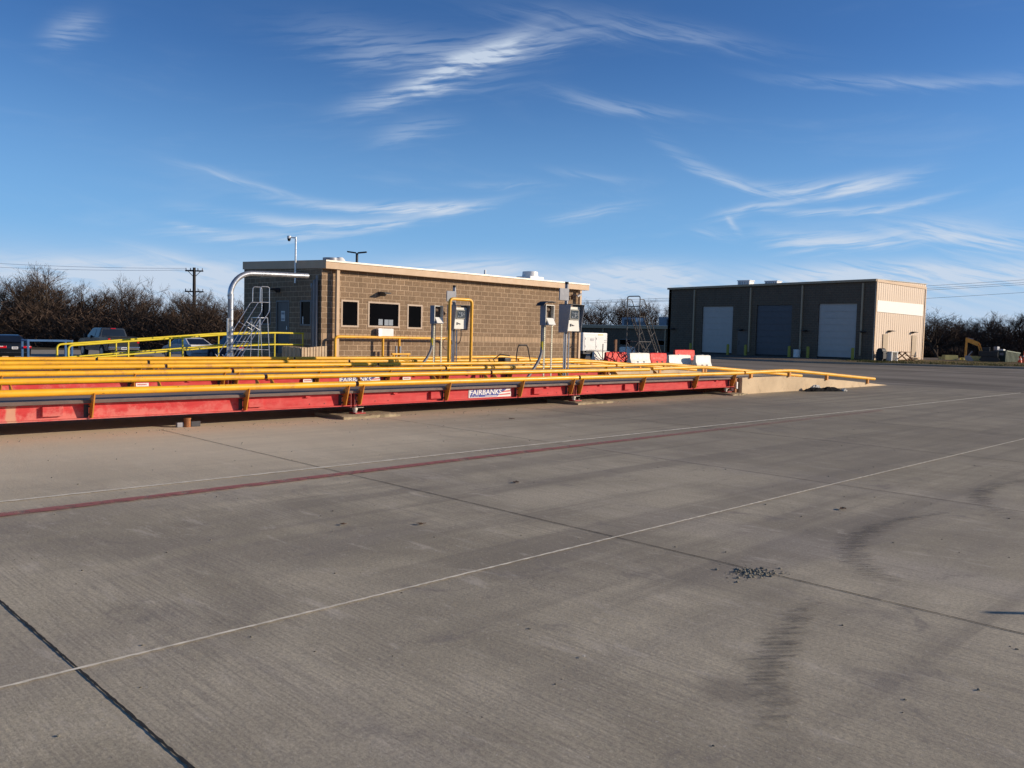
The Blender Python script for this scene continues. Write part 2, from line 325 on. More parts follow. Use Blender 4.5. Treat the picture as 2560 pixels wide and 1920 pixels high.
def concrete(name, a, b, stain=0.3, bumpy=0.5):
    m, nt, p = base_mat(name); g = G(nt); v = g.pos()
    c = g.mix(g.rg(g.noise(v, 0.9, 7, 0.62), 0.3, 0.7), a, b)
    c = g.mix(g.rg(g.noise(v, 3.2, 8, 0.75, 0.6), 0.52, 0.72, 0, stain), c, tuple(x*0.52 for x in a))
    c = g.mix(g.rg(g.noise(v, 45, 4, 0.7), 0.3, 0.7, 0, 0.25), c, tuple(x*0.7 for x in a))
    nt.links.new(c, p.inputs['Base Color']); p.inputs['Roughness'].default_value = 0.92; p.inputs['Specular IOR Level'].default_value = 0.2
    g.bump(g.noise(v, 25, 6, 0.7), bumpy, 0.01, p)
    return m
M['ramp_conc'] = concrete('ramp_concrete', (0.56, 0.43, 0.28), (0.72, 0.56, 0.37), 0.6, 0.35)
M['pad_conc'] = concrete('rough_pad_concrete', (0.34, 0.27, 0.17), (0.46, 0.38, 0.25), 0.4, 0.8)
M['kerb_conc'] = concrete('kerb_concrete', (0.24, 0.21, 0.17), (0.30, 0.27, 0.22), 0.3, 0.5)

def ground_mat():
    m, nt, p = base_mat('yard_ground'); g = G(nt); v = g.pos(); s = g.sep(v); X, Y = s[0], s[1]
    # --- broom finished concrete
    A, B = (0.43, 0.376, 0.270), (0.71, 0.625, 0.455)
    n0 = g.noise(v, 0.28, 5, 0.6, 0.4); n1 = g.noise(g.scale(v, (1.0, 0.55, 1)), 1.0, 7, 0.65, 0.5)
    c = g.mix(g.rg(g.m('ADD', g.m('MULTIPLY', n0, 0.5), g.m('MULTIPLY', n1, 0.5)), 0.38, 0.62), A, B)
    # traffic films drawn out along the lanes and across them
    st1 = g.noise(g.scale(v, (0.22, 1.2, 1)), 0.9, 6, 0.62, 0.9); c = g.mix(g.rg(st1, 0.47, 0.70, 0, 0.50), c, (0.27, 0.24, 0.215))
    st3 = g.noise(g.scale(v, (0.085, 1.9, 1)), 1.0, 5, 0.6, 0.5); c = g.mix(g.m('MULTIPLY', g.rg(st3, 0.46, 0.62, 0, 0.50), g.rg(X, 1.5, 5.0)), c, (0.21, 0.185, 0.15))
    st2 = g.noise(g.scale(v, (1.1, 0.10, 1)), 0.8, 6, 0.6, 0.5); c = g.mix(g.rg(st2, 0.52, 0.70, 0, 0.30), c, (0.66, 0.59, 0.51))
    gr = g.noise(g.scale(v, (58, 1.6, 1)), 1.0, 3, 0.55, 0.25)
    c = g.mix(g.m('MULTIPLY', g.rg(gr, 0.42, 0.64, 0, 0.42), g.rg(g.noise(v, 0.7, 4), 0.36, 0.60, 0.35, 1.0)), c, (0.27, 0.235, 0.20))
    sp = g.noise(v, 48, 5, 0.8); c = g.mix(g.rg(sp, 0.38, 0.58, 0.42, 0.0), c, (0.21, 0.185, 0.16))
    sp2 = g.noise(v, 38, 3, 0.6); c = g.mix(g.rg(sp2, 0.62, 0.74, 0, 0.75), c, (0.72, 0.66, 0.56))
    bl = g.noise(v, 1.7, 8, 0.72, 0.8); c = g.mix(g.rg(bl, 0.55, 0.70, 0, 0.60), c, (0.23, 0.205, 0.185))
    cr = g.noise(v, 1.35, 9, 0.6, 0.5); ln = g.m('ABSOLUTE', g.m('SUBTRACT', cr, 0.5))      # hairline cracks in patches
    c = g.mix(g.m('MULTIPLY', g.rg(ln, 0.0045, 0.0, 0, 0.5), g.rg(g.noise(v, 0.45, 3), 0.56, 0.62)), c, (0.15, 0.13, 0.11))
    pt = g.noise(v, 11, 8, 0.8); c = g.mix(g.rg(pt, 0.62, 0.70, 0, 0.45), c, (0.20, 0.175, 0.15))
    pt2 = g.noise(g.scale(v, (1, 0.35, 1)), 4.5, 8, 0.75, 0.4); c = g.mix(g.rg(pt2, 0.54, 0.70, 0, 0.50), c, (0.74, 0.66, 0.54))
    vo = g.nd('ShaderNodeTexVoronoi', feature='F1'); vo.inputs['Scale'].default_value = 0.55; vo.inputs['Randomness'].default_value = 1.0
    dv = g.nd('ShaderNodeVectorMath', operation='ADD'); g.L.new(v, dv.inputs[0]); g.L.new(g.scale(g.noise(v, 4, 4, 0.7, 0, True), (0.22, 0.22, 0)), dv.inputs[1]); g.L.new(dv.outputs[0], vo.inputs['Vector'])
    c = g.mix(g.m('MULTIPLY', g.rg(vo.outputs['Distance'], 0.13, 0.03, 0, 0.5), g.rg(g.noise(v, 0.35, 2), 0.50, 0.58)), c, (0.15, 0.13, 0.11))
    # slab to slab tone
    ix = g.m('FLOOR', g.m('DIVIDE', g.m('SUBTRACT', X, 1.30), 3.99)); iy = g.m('FLOOR', g.m('DIVIDE', g.m('ADD', Y, 0.2), 4.3))
    wn = g.nd('ShaderNodeTexWhiteNoise'); g.L.new(g.comb(ix, iy, 0.0), wn.inputs['Vector'])
    c = g.mix(g.rg(wn.outputs['Value'], 0, 1, 0.0, 0.30, False), c, (0.28, 0.25, 0.215))
    # rubber darkened running lane to the right, dusty slab towards the near end of the scales
    c = g.mix(g.rg(g.m('ADD', X, g.m('MULTIPLY', n0, 6)), 8, 19, 0, 0.55), c, (0.20, 0.175, 0.135))
    c = g.mix(g.m('MULTIPLY', g.rg(g.m('ADD', Y, g.m('MULTIPLY', n0, 2)), 7.5, 12.5), g.rg(X, 15, 4, 0, 0.75)), c, (0.84, 0.71, 0.51))
    # sand washed out along the weighbridge
    ed = g.rg(g.m('ADD', Y, g.m('MULTIPLY', g.noise(v, 1.2, 6, 0.65), 1.6)), 12.4, 13.6)
    lim = g.m('MULTIPLY', g.rg(Y, 13.8, 13.5), g.rg(X, 25, 22))
    c = g.mix(g.m('MULTIPLY', g.m('MULTIPLY', ed, lim), 0.45), c, (0.72, 0.58, 0.40))
    # --- asphalt beyond the slab edge
    fx = g.m('ADD', X, g.m('MULTIPLY', g.noise(v, 0.25, 5), 1.0))
    asp = g.m('GREATER_THAN', fx, 34.2)
    a1 = g.mix(g.rg(g.noise(g.scale(v, (0.5, 0.12, 1)), 0.6, 6, 0.6, 0.5), 0.32, 0.68), (0.14, 0.12, 0.095), (0.28, 0.245, 0.20))
    a1 = g.mix(g.rg(g.noise(g.scale(v, (0.12, 0.9, 1)), 0.9, 6), 0.55, 0.75, 0, 0.35), a1, (0.42, 0.39, 0.36))
    c = g.mix(asp, c, a1)
    # car park: dark asphalt, then a pale lane, then leaf litter under the trees
    park = g.m('GREATER_THAN', Y, 45.0); lane = g.m('MULTIPLY', g.m('GREATER_THAN', Y, 58.5), g.m('LESS_THAN', X, 46))
    c = g.mix(g.m('MULTIPLY', park, g.m('LESS_THAN', X, 46)), c, (0.05, 0.047, 0.045))
    c = g.mix(lane, c, g.mix(g.noise(v, 1, 4), (0.30, 0.27, 0.22), (0.38, 0.34, 0.28)))
    c = g.mix(g.m('MULTIPLY', g.m('MULTIPLY', g.m('GREATER_THAN', Y, 25.6), g.m('LESS_THAN', X, 17.3)), g.m('LESS_THAN', Y, 45.0)), c, (0.055, 0.05, 0.046))
    litter = g.m('MAXIMUM', g.m('GREATER_THAN', Y, 75.0), g.m('GREATER_THAN', X, 120.0))
    c = g.mix(litter, c, g.mix(g.rg(g.noise(v, 2, 6), 0.4, 0.6), (0.06, 0.05, 0.03), (0.12, 0.10, 0.06)))
    nt.links.new(c, p.inputs['Base Color']); p.inputs['Roughness'].default_value = 0.9; p.inputs['Specular IOR Level'].default_value = 0.18
    b1 = g.bump(gr, 0.22, 0.004, None); b2 = g.bump(g.rg(g.noise(g.scale(v, (1, 0.6, 1)), 34, 7, 0.8), 0.35, 0.75), 0.26, 0.006, None, b1)
    g.bump(g.noise(v, 7, 6, 0.7), 0.15, 0.012, p, b2)
    return m
M['ground'] = ground_mat()
def verge_mat():
    m, nt, p = base_mat('verge_ground'); g = G(nt); v = g.pos(); s = g.sep(v)
    grass = g.mix(g.rg(g.noise(v, 0.9, 7, 0.7, 0.5), 0.38, 0.62), (0.17, 0.115, 0.07), (0.135, 0.125, 0.042))
    grass = g.mix(g.rg(g.noise(v, 4, 5, 0.7), 0.55, 0.7, 0, 0.8), grass, (0.07, 0.05, 0.03))
    dirt = g.mix(g.noise(v, 0.6, 5), (0.15, 0.12, 0.095), (0.22, 0.18, 0.14))
    f = g.m('MULTIPLY', g.rg(s[1], 30.5, 27.0), g.rg(g.m('ADD', s[0], g.m('MULTIPLY', s[1], 1.6)), 130, 118))
    c = g.mix(f, dirt, grass); nt.links.new(c, p.inputs['Base Color']); p.inputs['Roughness'].default_value = 0.95; p.inputs['Specular IOR Level'].default_value = 0.1
    g.bump(g.noise(v, 6, 6, 0.7), 0.6, 0.08, p)
    return m
M['verge'] = verge_mat()
def worn_paint(name, col, lo, hi, vs=6):
    m, nt, p = base_mat(name); g = G(nt); v = g.pos(); s = g.sep(v)
    p.inputs['Base Color'].default_value = (*col, 1); p.inputs['Roughness'].default_value = 0.85
    n = g.noise(v, vs, 7, 0.75)
    a = g.rg(n, lo, hi, 0.85, 0.12)
    # the paint has worn away towards the far end
    a = g.m('MULTIPLY', a, g.rg(s[0], 7.0, 17.0, 1.0, 0.30)); nt.links.new(a, p.inputs['Alpha'])
    return m
M['red_line'] = worn_paint('worn_red_line_paint', (0.42, 0.14, 0.125), 0.45, 0.66)
def scuff():
    m, nt, p = base_mat('tyre_scuff_film'); g = G(nt); v = g.pos()
    p.inputs['Base Color'].default_value = (0.085, 0.08, 0.08, 1); p.inputs['Roughness'].default_value = 0.9
    at = g.nd('ShaderNodeAttribute', attribute_name='fade'); n = g.noise(v, 14, 6, 0.7)
    nt.links.new(g.m('MULTIPLY', g.m('MULTIPLY', g.rg(n, 0.25, 0.6, 0.35, 1.0), 0.95), at.outputs['Fac']), p.inputs['Alpha'])
    return m
M['scuff'] = scuff()
def bark(name, a, b):
    m, nt, p = base_mat(name); g = G(nt)
    oi = g.nd('ShaderNodeObjectInfo'); n = g.noise(g.pos(), 1.3, 5, 0.6)
    c = g.mix(g.rg(n, 0.3, 0.7), a, b); c = g.mix(g.m('MULTIPLY', oi.outputs['Random'], 0.35), c, tuple(x*0.6 for x in a))
    nt.links.new(c, p.inputs['Base Color']); p.inputs['Roughness'].default_value = 0.95; p.inputs['Specular IOR Level'].default_value = 0.05
    return m
M['bark'] = bark('gray_brown_bark', (0.075, 0.055, 0.042), (0.145, 0.112, 0.088))
M['twig'] = bark('brown_twigs', (0.066, 0.046, 0.036), (0.125, 0.092, 0.070))
M['twig_stuff'] = bark('thicket_twigs', (0.075, 0.051, 0.039), (0.135, 0.094, 0.070))

# ------------------------------------------------------------------ mesh building helpers
class MB:
    def __init__(s): s.v = []; s.f = []
    def add(s, vs, fs):
        o = len(s.v); s.v += [Vector(x) for x in vs]; s.f += [tuple(i+o for i in f) for f in fs]; return s
    def box(s, x0, x1, y0, y1, z0, z1):
        return s.add([(x0,y0,z0),(x1,y0,z0),(x1,y1,z0),(x0,y1,z0),(x0,y0,z1),(x1,y0,z1),(x1,y1,z1),(x0,y1,z1)],
                     [(0,3,2,1),(4,5,6,7),(0,1,5,4),(1,2,6,5),(2,3,7,6),(3,0,4,7)])
    def cbox(s, x0, x1, y0, y1, z0, z1, b=0.01):
        """box with chamfered edges"""
        bm = bmesh.new(); r = bmesh.ops.create_cube(bm, size=1)
        for v in bm.verts: v.co = Vector(((x0+x1)/2+v.co.x*(x1-x0), (y0+y1)/2+v.co.y*(y1-y0), (z0+z1)/2+v.co.z*(z1-z0)))
        bmesh.ops.bevel(bm, geom=bm.edges[:], offset=b, segments=2, affect='EDGES', profile=0.6)
        bm.verts.index_update(); s.add([v.co.copy() for v in bm.verts], [tuple(v.index for v in f.verts) for f in bm.faces]); bm.free(); return s
    def prism(s, poly, axis, a, b):
        """poly of 2D points extruded along axis between a and b. axis x: poly is (y,z); y: (x,z); z: (x,y)"""
        n = len(poly)
        def mk(p, t):
            return (t, p[0], p[1]) if axis == 'x' else (p[0], t, p[1]) if axis == 'y' else (p[0], p[1], t)
        vs = [mk(p, a) for p in poly] + [mk(p, b) for p in poly]
        fs = [tuple(range(n)), tuple(range(2*n-1, n-1, -1))] + [(i, (i+1) % n + 0, (i+1) % n + n, i+n) for i in range(n)]
        return s.add(vs, fs)
    def tube(s, pts, r, seg=10, cap=True, r2=None):
        pts = [Vector(p) for p in pts]; n = len(pts); rings = []
        up = Vector((0, 0, 1)); prev = None; vs = []
        for i, p in enumerate(pts):
            d = (pts[min(i+1, n-1)]-pts[max(i-1, 0)]).normalized()
            if prev is None:
                a = d.cross(up) if abs(d.z) < 0.95 else d.cross(Vector((1, 0, 0)))
            else: a = prev - d*prev.dot(d)
            a.normalize(); prev = a; b = d.cross(a)
            rr = r if r2 is None else r+(r2-r)*i/(n-1)
            vs += [p + (a*math.cos(2*math.pi*k/seg)+b*math.sin(2*math.pi*k/seg))*rr for k in range(seg)]
        fs = []
        for i in range(n-1):
            for k in range(seg):
                k2 = (k+1) % seg; fs.append((i*seg+k, i*seg+k2, (i+1)*seg+k2, (i+1)*seg+k))
        if cap: fs += [tuple(range(seg-1, -1, -1)), tuple((n-1)*seg+k for k in range(seg))]
        return s.add(vs, fs)
    def obox(s, c, ux, uy, uz, hx, hy, hz):
        c = Vector(c); ux, uy, uz = (Vector(q).normalized() for q in (ux, uy, uz)); vs = []
        for dz in (-1, 1):
            for dx, dy in ((-1,-1),(1,-1),(1,1),(-1,1)): vs.append(c+ux*hx*dx+uy*hy*dy+uz*hz*dz)
        return s.add(vs, [(0,3,2,1),(4,5,6,7),(0,1,5,4),(1,2,6,5),(2,3,7,6),(3,0,4,7)])
    def build(s, name, mtl, parent=None, org=(0, 0, 0), smooth=False, fix=True):
        me = bpy.data.meshes.new(name); o = Vector(org)
        me.from_pydata([tuple(v-o) for v in s.v], [], s.f); me.update()
        if fix:
            bm = bmesh.new(); bm.from_mesh(me); bmesh.ops.recalc_face_normals(bm, faces=bm.faces[:]); bm.to_mesh(me); bm.free()
        if isinstance(mtl, str): mtl = M[mtl]
        me.materials.append(mtl)
        if smooth:
            for p in me.polygons: p.use_smooth = True
            try: me.set_sharp_from_angle(angle=R(38))
            except Exception: pass
        ob = bpy.data.objects.new(name, me); COL.objects.link(ob)
        if parent is not None: ob.parent = parent
        return ob
def build_each(mb, name, mtl, parent=None, org=(0, 0, 0), smooth=False):
    """one object for every loose piece of mb"""
    par = list(range(len(mb.v)))
    def fnd(i):
        while par[i] != i: par[i] = par[par[i]]; i = par[i]
        return i
    for f in mb.f:
        for j in f[1:]: par[fnd(j)] = fnd(f[0])
    gr = {}
    for f in mb.f: gr.setdefault(fnd(f[0]), []).append(f)
    out = []
    for fs in gr.values():
        ids = sorted({i for f in fs for i in f}); ix = {a: b for b, a in enumerate(ids)}
        m2 = MB(); m2.v = [mb.v[i] for i in ids]; m2.f = [tuple(ix[i] for i in f) for f in fs]
        out.append(m2.build(name, mtl, parent, org, smooth))
    return out
def arc(c, r, a0, a1, n, e1, e2):
    c = Vector(c); e1 = Vector(e1); e2 = Vector(e2)
    return [c + e1*r*math.cos(R(a0+(a1-a0)*i/n)) + e2*r*math.sin(R(a0+(a1-a0)*i/n)) for i in range(n+1)]
def roundpath(pts, r, n=5):
    """polyline with rounded corners"""
    pts = [Vector(p) for p in pts]; out = [pts[0]]
    for i in range(1, len(pts)-1):
        a = (pts[i-1]-pts[i]); b = (pts[i+1]-pts[i]); rr = min(r, a.length*0.45, b.length*0.45)
        p0 = pts[i]+a.normalized()*rr; p1 = pts[i]+b.normalized()*rr
        for k in range(n+1):
            t = k/n; out.append(p0*(1-t)**2+pts[i]*2*t*(1-t)+p1*t*t)
    out.append(pts[-1]); return out
def tag(o, label=None, cat=None, group=None, kind=None):
    if label: o['label'] = label
    if cat: o['category'] = cat
    if group: o['group'] = group
    if kind: o['kind'] = kind
    return o
def thing(name, label, cat, loc=(0, 0, 0), rz=0, group=None):
    o = bpy.data.objects.new(name, None); COL.objects.link(o); o.empty_display_size = 0.3
    o.location = loc; o.rotation_euler = (0, 0, rz); return tag(o, label, cat, group)
def dup(root, loc=None, rz=None, label=None, scale=None):
    r = root.copy(); COL.objects.link(r)
    if loc is not None: r.location = loc
    if rz is not None: r.rotation_euler = (0, 0, rz)
    if scale is not None: r.scale = scale
    if label: r['label'] = label
    for ch in list(root.children):
        c = ch.copy(); COL.objects.link(c); c.parent = r
        for gch in list(ch.children):
            d = gch.copy(); COL.objects.link(d); d.parent = c
    return r
def struct(o): o['kind'] = 'structure'; return o
def text_mesh(txt, size, xs=1.0, bold=0.0, spacing=1.0):
    """flat lettering as MB, lying in XZ facing -Y, origin at its lower left"""
    cu = bpy.data.curves.new('lettering', 'FONT'); cu.body = txt; cu.size = size; cu.extrude = 0.0012; cu.offset = bold; cu.space_character = spacing; cu.resolution_u = 3
    ob = bpy.data.objects.new('lettering', cu); COL.objects.link(ob)
    dg = bpy.context.evaluated_depsgraph_get(); me = bpy.data.meshes.new_from_object(ob.evaluated_get(dg))
    mb = MB(); x0 = min(v.co.x for v in me.vertices)
    mb.add([((v.co.x-x0)*xs, -v.co.z, v.co.y) for v in me.vertices], [tuple(p.vertices) for p in me.polygons])
    bpy.data.objects.remove(ob); bpy.data.meshes.remove(me); bpy.data.curves.remove(cu)
    return mb

# ------------------------------------------------------------------ ground
def smooth(t): t = max(0, min(1, t)); return t*t*(3-2*t)
def gh(x, y): return -0.6*smooth((y-36)/12)*(1-smooth((x-34)/10))
xs = [-4000, -1200, -400, -150, -60, -20] + [i*1.5 for i in range(-6, 42)] + [70, 90, 130, 200, 400, 1200, 4500]
ys = [-4000, -1200, -400, -150, -60, -20] + [i*1.5 for i in range(-6, 42)] + [70, 90, 130, 200, 400, 1200, 4500]
g_ = MB(); n = len(xs)
g_.add([(x, y, gh(x, y)) for y in ys for x in xs], [(j*n+i, j*n+i+1, (j+1)*n+i+1, (j+1)*n+i) for j in range(len(ys)-1) for i in range(n-1)])
struct(g_.build('ground', 'ground', smooth=True, fix=False))

# raised apron and verge beyond the kerb
KL = [(63.5, 60.0), (61.6, 45.0), (60.4, 38.0), (59.6, 33.5), (60.2, 30.2), (62.6, 27.2), (65.6, 23.4), (71.0, 17.0), (80.0, 9.0), (96, -2), (140, -30)]
kn = []
for i, p in enumerate(KL):
    a = Vector(KL[max(i-1, 0)]); b = Vector(KL[min(i+1, len(KL)-1)]); d = (b-a).normalized(); kn.append(Vector((-d.y, d.x)))
def krow(off, z): return [(p[0]+q.x*off, p[1]+q.y*off, z) for p, q in zip(KL, kn)]
vg = MB()
rows = [krow(0.27, 0.13), krow(3, 0.17), krow(9, 0.24), krow(30, 0.25), krow(90, 0.25)]
k = len(KL)
vg.add([v for r_ in rows for v in r_], [(j*k+i, (j+1)*k+i, (j+1)*k+i+1, j*k+i+1) for j in range(len(rows)-1) for i in range(k-1)])
struct(vg.build('verge', 'verge', fix=False))
kb = MB(); prof = [(0.0, -0.05), (0.02, 0.11), (0.05, 0.145), (0.22, 0.15), (0.26, 0.14), (0.27, -0.05)]
kb.add([v for (o_, z_) in prof for v in krow(o_, z_)], [(j*k+i, j*k+i+1, (j+1)*k+i+1, (j+1)*k+i) for j in range(len(prof)-1) for i in range(k-1)])
struct(kb.build('kerb', 'kerb_conc', fix=False))

def strip(name, pts, w, mtl, z=0.004, jag=0.0, step=0.15, seed=1):
    rnd = random.Random(seed); L_ = []
    for a, b in zip(pts[:-1], pts[1:]):
        a = Vector(a); b = Vector(b); nn = max(1, int((b-a).length/step))
        L_ += [a+(b-a)*i/nn for i in range(nn)]
    L_.append(Vector(pts[-1])); mb = MB(); vs = []
    for i, p in enumerate(L_):
        d = (L_[min(i+1, len(L_)-1)]-L_[max(i-1, 0)]).normalized(); q = Vector((-d.y, d.x))
        wl = w/2*(1+jag*rnd.uniform(-1, 1)); wr = w/2*(1+jag*rnd.uniform(-1, 1))
        vs += [(p.x+q.x*wl, p.y+q.y*wl, z), (p.x-q.x*wr, p.y-q.y*wr, z)]
    mb.add(vs, [(2*i, 2*i+1, 2*i+3, 2*i+2) for i in range(len(L_)-1)])
    return struct(mb.build(name, mtl, fix=False))
strip('lane_joint', [(-3, 4.09), (4.1, 4.11), (9.3, 4.11), (16.7, 4.05), (33.4, 4.0)], 0.021, 'joint_pale', 0.006, 0.35, 0.035, 2)
strip('lane_joint', [(-3, 8.44), (5.3, 8.41), (13.3, 8.39), (21.3, 8.26), (33.4, 8.29)], 0.055, 'joint_pale', 0.006, 0.3, 0.08, 3)
strip('slab_joint', [(1.30, 12.9), (1.30, 5.4), (1.30, 2.0), (1.31, -3)], 0.0125, 'joint_dark', 0.004, 0.45, 0.03, 4)
for i, x in enumerate((5.30, 9.27, 13.25, 17.2, 21.2, 25.2, 29.2)):
    strip('slab_joint', [(x, 12.4 if i > 3 else 12.9), (x+0.02, 4.1), (x, -6)], 0.010 if i < 2 else 0.016, 'joint_dark' if i < 2 else 'joint_edge', 0.004, 0.35, 0.05, 5+i)
strip('red_line', [(-3, 7.76), (1.9, 7.83), (5.0, 7.88), (8.0, 7.95), (12.9, 7.96), (20.5, 8.0)], 0.16, M['red_line'], 0.010, 0.06, 0.2, 21)

def tyre_mark(path, width, n, seed, skew, strength=1.0):
    """row of short scrub bars laid across a turning wheel's path"""
    rnd = random.Random(seed); P = [Vector(p) for p in path]; seg = [0]
    for a, b in zip(P[:-1], P[1:]): seg.append(seg[-1]+(b-a).length)
    def at(t):
        d = t*seg[-1]
        for i in range(len(P)-1):
            if d <= seg[i+1]: f = (d-seg[i])/(seg[i+1]-seg[i]); return P[i].lerp(P[i+1], f), (P[i+1]-P[i]).normalized()
        return P[-1], (P[-1]-P[-2]).normalized()
    mb = MB(); fade = []
    for i in range(n):
        t = (i+0.5)/n; c, d = at(t); e = Vector((math.cos(skew), math.sin(skew)))
        q = Vector((-e.y, e.x)); hw = width*rnd.uniform(0.28, 0.68)*(0.55+0.45*math.sin(math.pi*t)); hh = seg[-1]/n*rnd.uniform(0.22, 0.62)
        c = c+e*rnd.uniform(-0.05, 0.05)+q*seg[-1]/n*rnd.uniform(-0.3, 0.3); s0 = strength*(0.35+0.65*math.sin(math.pi*t))*rnd.uniform(0.4, 1.0)
        zz = 0.0045+0.0002*(i % 3); b_ = len(mb.v)
        cols = [-1, -0.5, 0.5, 1]; rws = [-1, 0, 1]; vs = []
        for r_ in rws:
            for cc in cols:
                p = c+e*hw*cc+q*hh*r_; vs.append((p.x, p.y, zz)); fade.append(s0 if (abs(cc) < 1 and r_ == 0) else 0.0)
        mb.add(vs, [(j*4+k2, j*4+k2+1, (j+1)*4+k2+1, (j+1)*4+k2) for j in range(2) for k2 in range(3)])
    o = mb.build('tyre_mark', M['scuff'], fix=False); a = o.data.attributes.new('fade', 'FLOAT', 'POINT')
    for i, f in enumerate(fade): a.data[i].value = f
    return struct(o)
tyre_mark([(5.0, 2.32), (4.5, 2.19), (4.19, 2.09), (3.93, 2.0), (3.70, 1.90), (3.45, 1.77), (3.15, 1.62)], 0.23, 44, 3, R(-38), 0.55)
tyre_mark([(8.6, 2.70), (7.9, 2.87), (7.4, 2.89), (6.9, 2.84), (6.45, 2.70), (6.1, 2.50), (5.85, 2.28), (5.7, 2.0)], 0.27, 70, 4, R(-38), 0.45)
tyre_mark([(11.6, 2.75), (11.0, 2.85), (10.4, 2.87), (9.8, 2.78), (9.3, 2.55), (8.8, 2.2)], 0.27, 54, 5, R(-38), 0.42)
def soft_band(path, w, st):
    P = [Vector(p) for p in path]; mb = MB(); vs = []; fd = []; cs = (-1, -0.6, 0, 0.6, 1); n_ = len(P)
    for i, p in enumerate(P):
        d = (P[min(i+1, n_-1)]-P[max(i-1, 0)]).normalized(); q = Vector((-d.y, d.x)); e_ = math.sin(math.pi*i/(n_-1))
        for c_2 in cs: r_ = p+q*w*c_2; vs.append((r_.x, r_.y, 0.0035)); fd.append(st*e_*(1-abs(c_2))**0.7)
    mb.add(vs, [(i*5+k2, i*5+k2+1, (i+1)*5+k2+1, (i+1)*5+k2) for i in range(n_-1) for k2 in range(4)])
    o = mb.build('tyre_mark', M['scuff'], fix=False); a = o.data.attributes.new('fade', 'FLOAT', 'POINT')
    for i, f in enumerate(fd): a.data[i].value = f
    struct(o)
soft_band([(5.2, 2.36), (4.5, 2.19), (4.19, 2.09), (3.93, 2.0), (3.70, 1.90), (3.45, 1.77), (3.1, 1.58), (2.8, 1.4)], 0.15, 0.22)
soft_band([(9.0, 2.55), (8.4, 2.80), (7.9, 2.87), (7.4, 2.89), (6.9, 2.84), (6.45, 2.70), (6.1, 2.50), (5.85, 2.28), (5.7, 2.0)], 0.16, 0.2)
soft_band([(12.2, 2.5), (11.6, 2.75), (11.0, 2.85), (10.4, 2.87), (9.8, 2.78), (9.3, 2.55), (8.8, 2.2)], 0.17, 0.18)

# loose stones, spalled patch, litter
def pebble(mb, x, y, r, rnd, z=0.0):
    bm = bmesh.new(); bmesh.ops.create_icosphere(bm, subdivisions=1, radius=1)
    for v in bm.verts: v.co *= rnd.uniform(0.75, 1.15)
    a = rnd.uniform(0, 6.3); sx, sy, sz = r*rnd.uniform(0.8, 1.5), r*rnd.uniform(0.7, 1.1), r*rnd.uniform(0.4, 0.8)
    mb.add([(x+v.co.x*sx*math.cos(a)-v.co.y*sy*math.sin(a), y+v.co.x*sx*math.sin(a)+v.co.y*sy*math.cos(a), z+sz*0.5+v.co.z*sz) for v in bm.verts], [tuple(v.index for v in f.verts) for f in bm.faces]); bm.free()
rnd = random.Random(11); mb = MB()
for i in range(420):
    k_ = rnd.choice((0.8, 0.8, 0.8, 1.4)); u, w = rnd.gauss(0, 0.42)*k_, rnd.gauss(0, 0.45)*k_
    pebble(mb, 5.25+u*0.20-w*0.02, 2.86+w*0.13+u*-0.04, rnd.choice((0.002, 0.003, 0.004, 0.006, 0.013)), rnd)
tag(mb.build('crushed_stone', 'stone'), 'small heap of loose crushed gray stone beside the slab joint', 'stones', kind='stuff')
mb = MB()
for i in range(620):
    x = rnd.uniform(1, 24); y = rnd.uniform(1.0, 12.6)
    pebble(mb, x, y, rnd.choice((0.003, 0.004, 0.006, 0.009)), rnd)
for i in range(420):
    x = rnd.uniform(2.6, 22.2); y = 12.95-abs(rnd.gauss(0, 0.22)); pebble(mb, x, y, rnd.choice((0.004, 0.006, 0.008, 0.012)), rnd)
tag(mb.build('grit', 'stone'), 'grit and small stones scattered over the concrete yard', 'grit', kind='stuff')
def debris(name, label, x, y, r, mtl, seed, flat=0.3):
    rn = random.Random(seed); mb = MB(); r *= 0.7
    for i in range(4):
        a = rn.uniform(0, 6.3); px, py = x+rn.uniform(-r, r)*0.6, y+rn.uniform(-r, r)*0.6; q = Vector((math.cos(a), math.sin(a), 0)); e = Vector((-q.y, q.x, rn.uniform(-0.4, 0.4)))
        mb.obox((px, py, 0.008+r*flat*0.5), q, e, q.cross(e), r*rn.uniform(0.3, 0.6), r*rn.uniform(0.12, 0.25), r*0.06)
    return tag(mb.build(name, mtl), label, name.replace('_', ' '))
debris('dry_leaf', 'curled brown leaf on the bare slab left of the long joint', 6.43, 6.35, 0.06, 'leaf', 1)
debris('dry_leaf', 'dark brown leaf scrap lying just below the red line', 4.38, 5.43, 0.05, 'leaf', 2)
debris('dry_leaf', 'small dark twig scrap left of the brown leaf scraps', 3.87, 5.81, 0.045, 'leaf', 3)
debris('paper_scrap', 'tiny pale paper scrap in the middle foreground', 3.19, 2.64, 0.018, 'cloth_white', 4)
debris('dry_leaf', 'brown leaf near the tyre marks past the pale joint', 7.92, 3.40, 0.07, 'leaf', 5)
debris('dry_leaf', 'dark scrap between the weighbridge and the pale joint', 11.2, 11.2, 0.09, 'leaf', 6)

# post out to the right whose thin shadow reaches into view
t = thing('slim_post', 'slim gray post beyond the right edge casting the thin shadow', 'post', (7.93, -0.78, 0))
MB().tube([(0, 0, 0), (0, 0, 0.95)], 0.024, 10).build('pole', 'steel_gray', t, smooth=True)
MB().cbox(-0.08, 0.08, -0.08, 0.08, 0, 0.012, 0.004).build('base_plate', 'steel_gray', t)

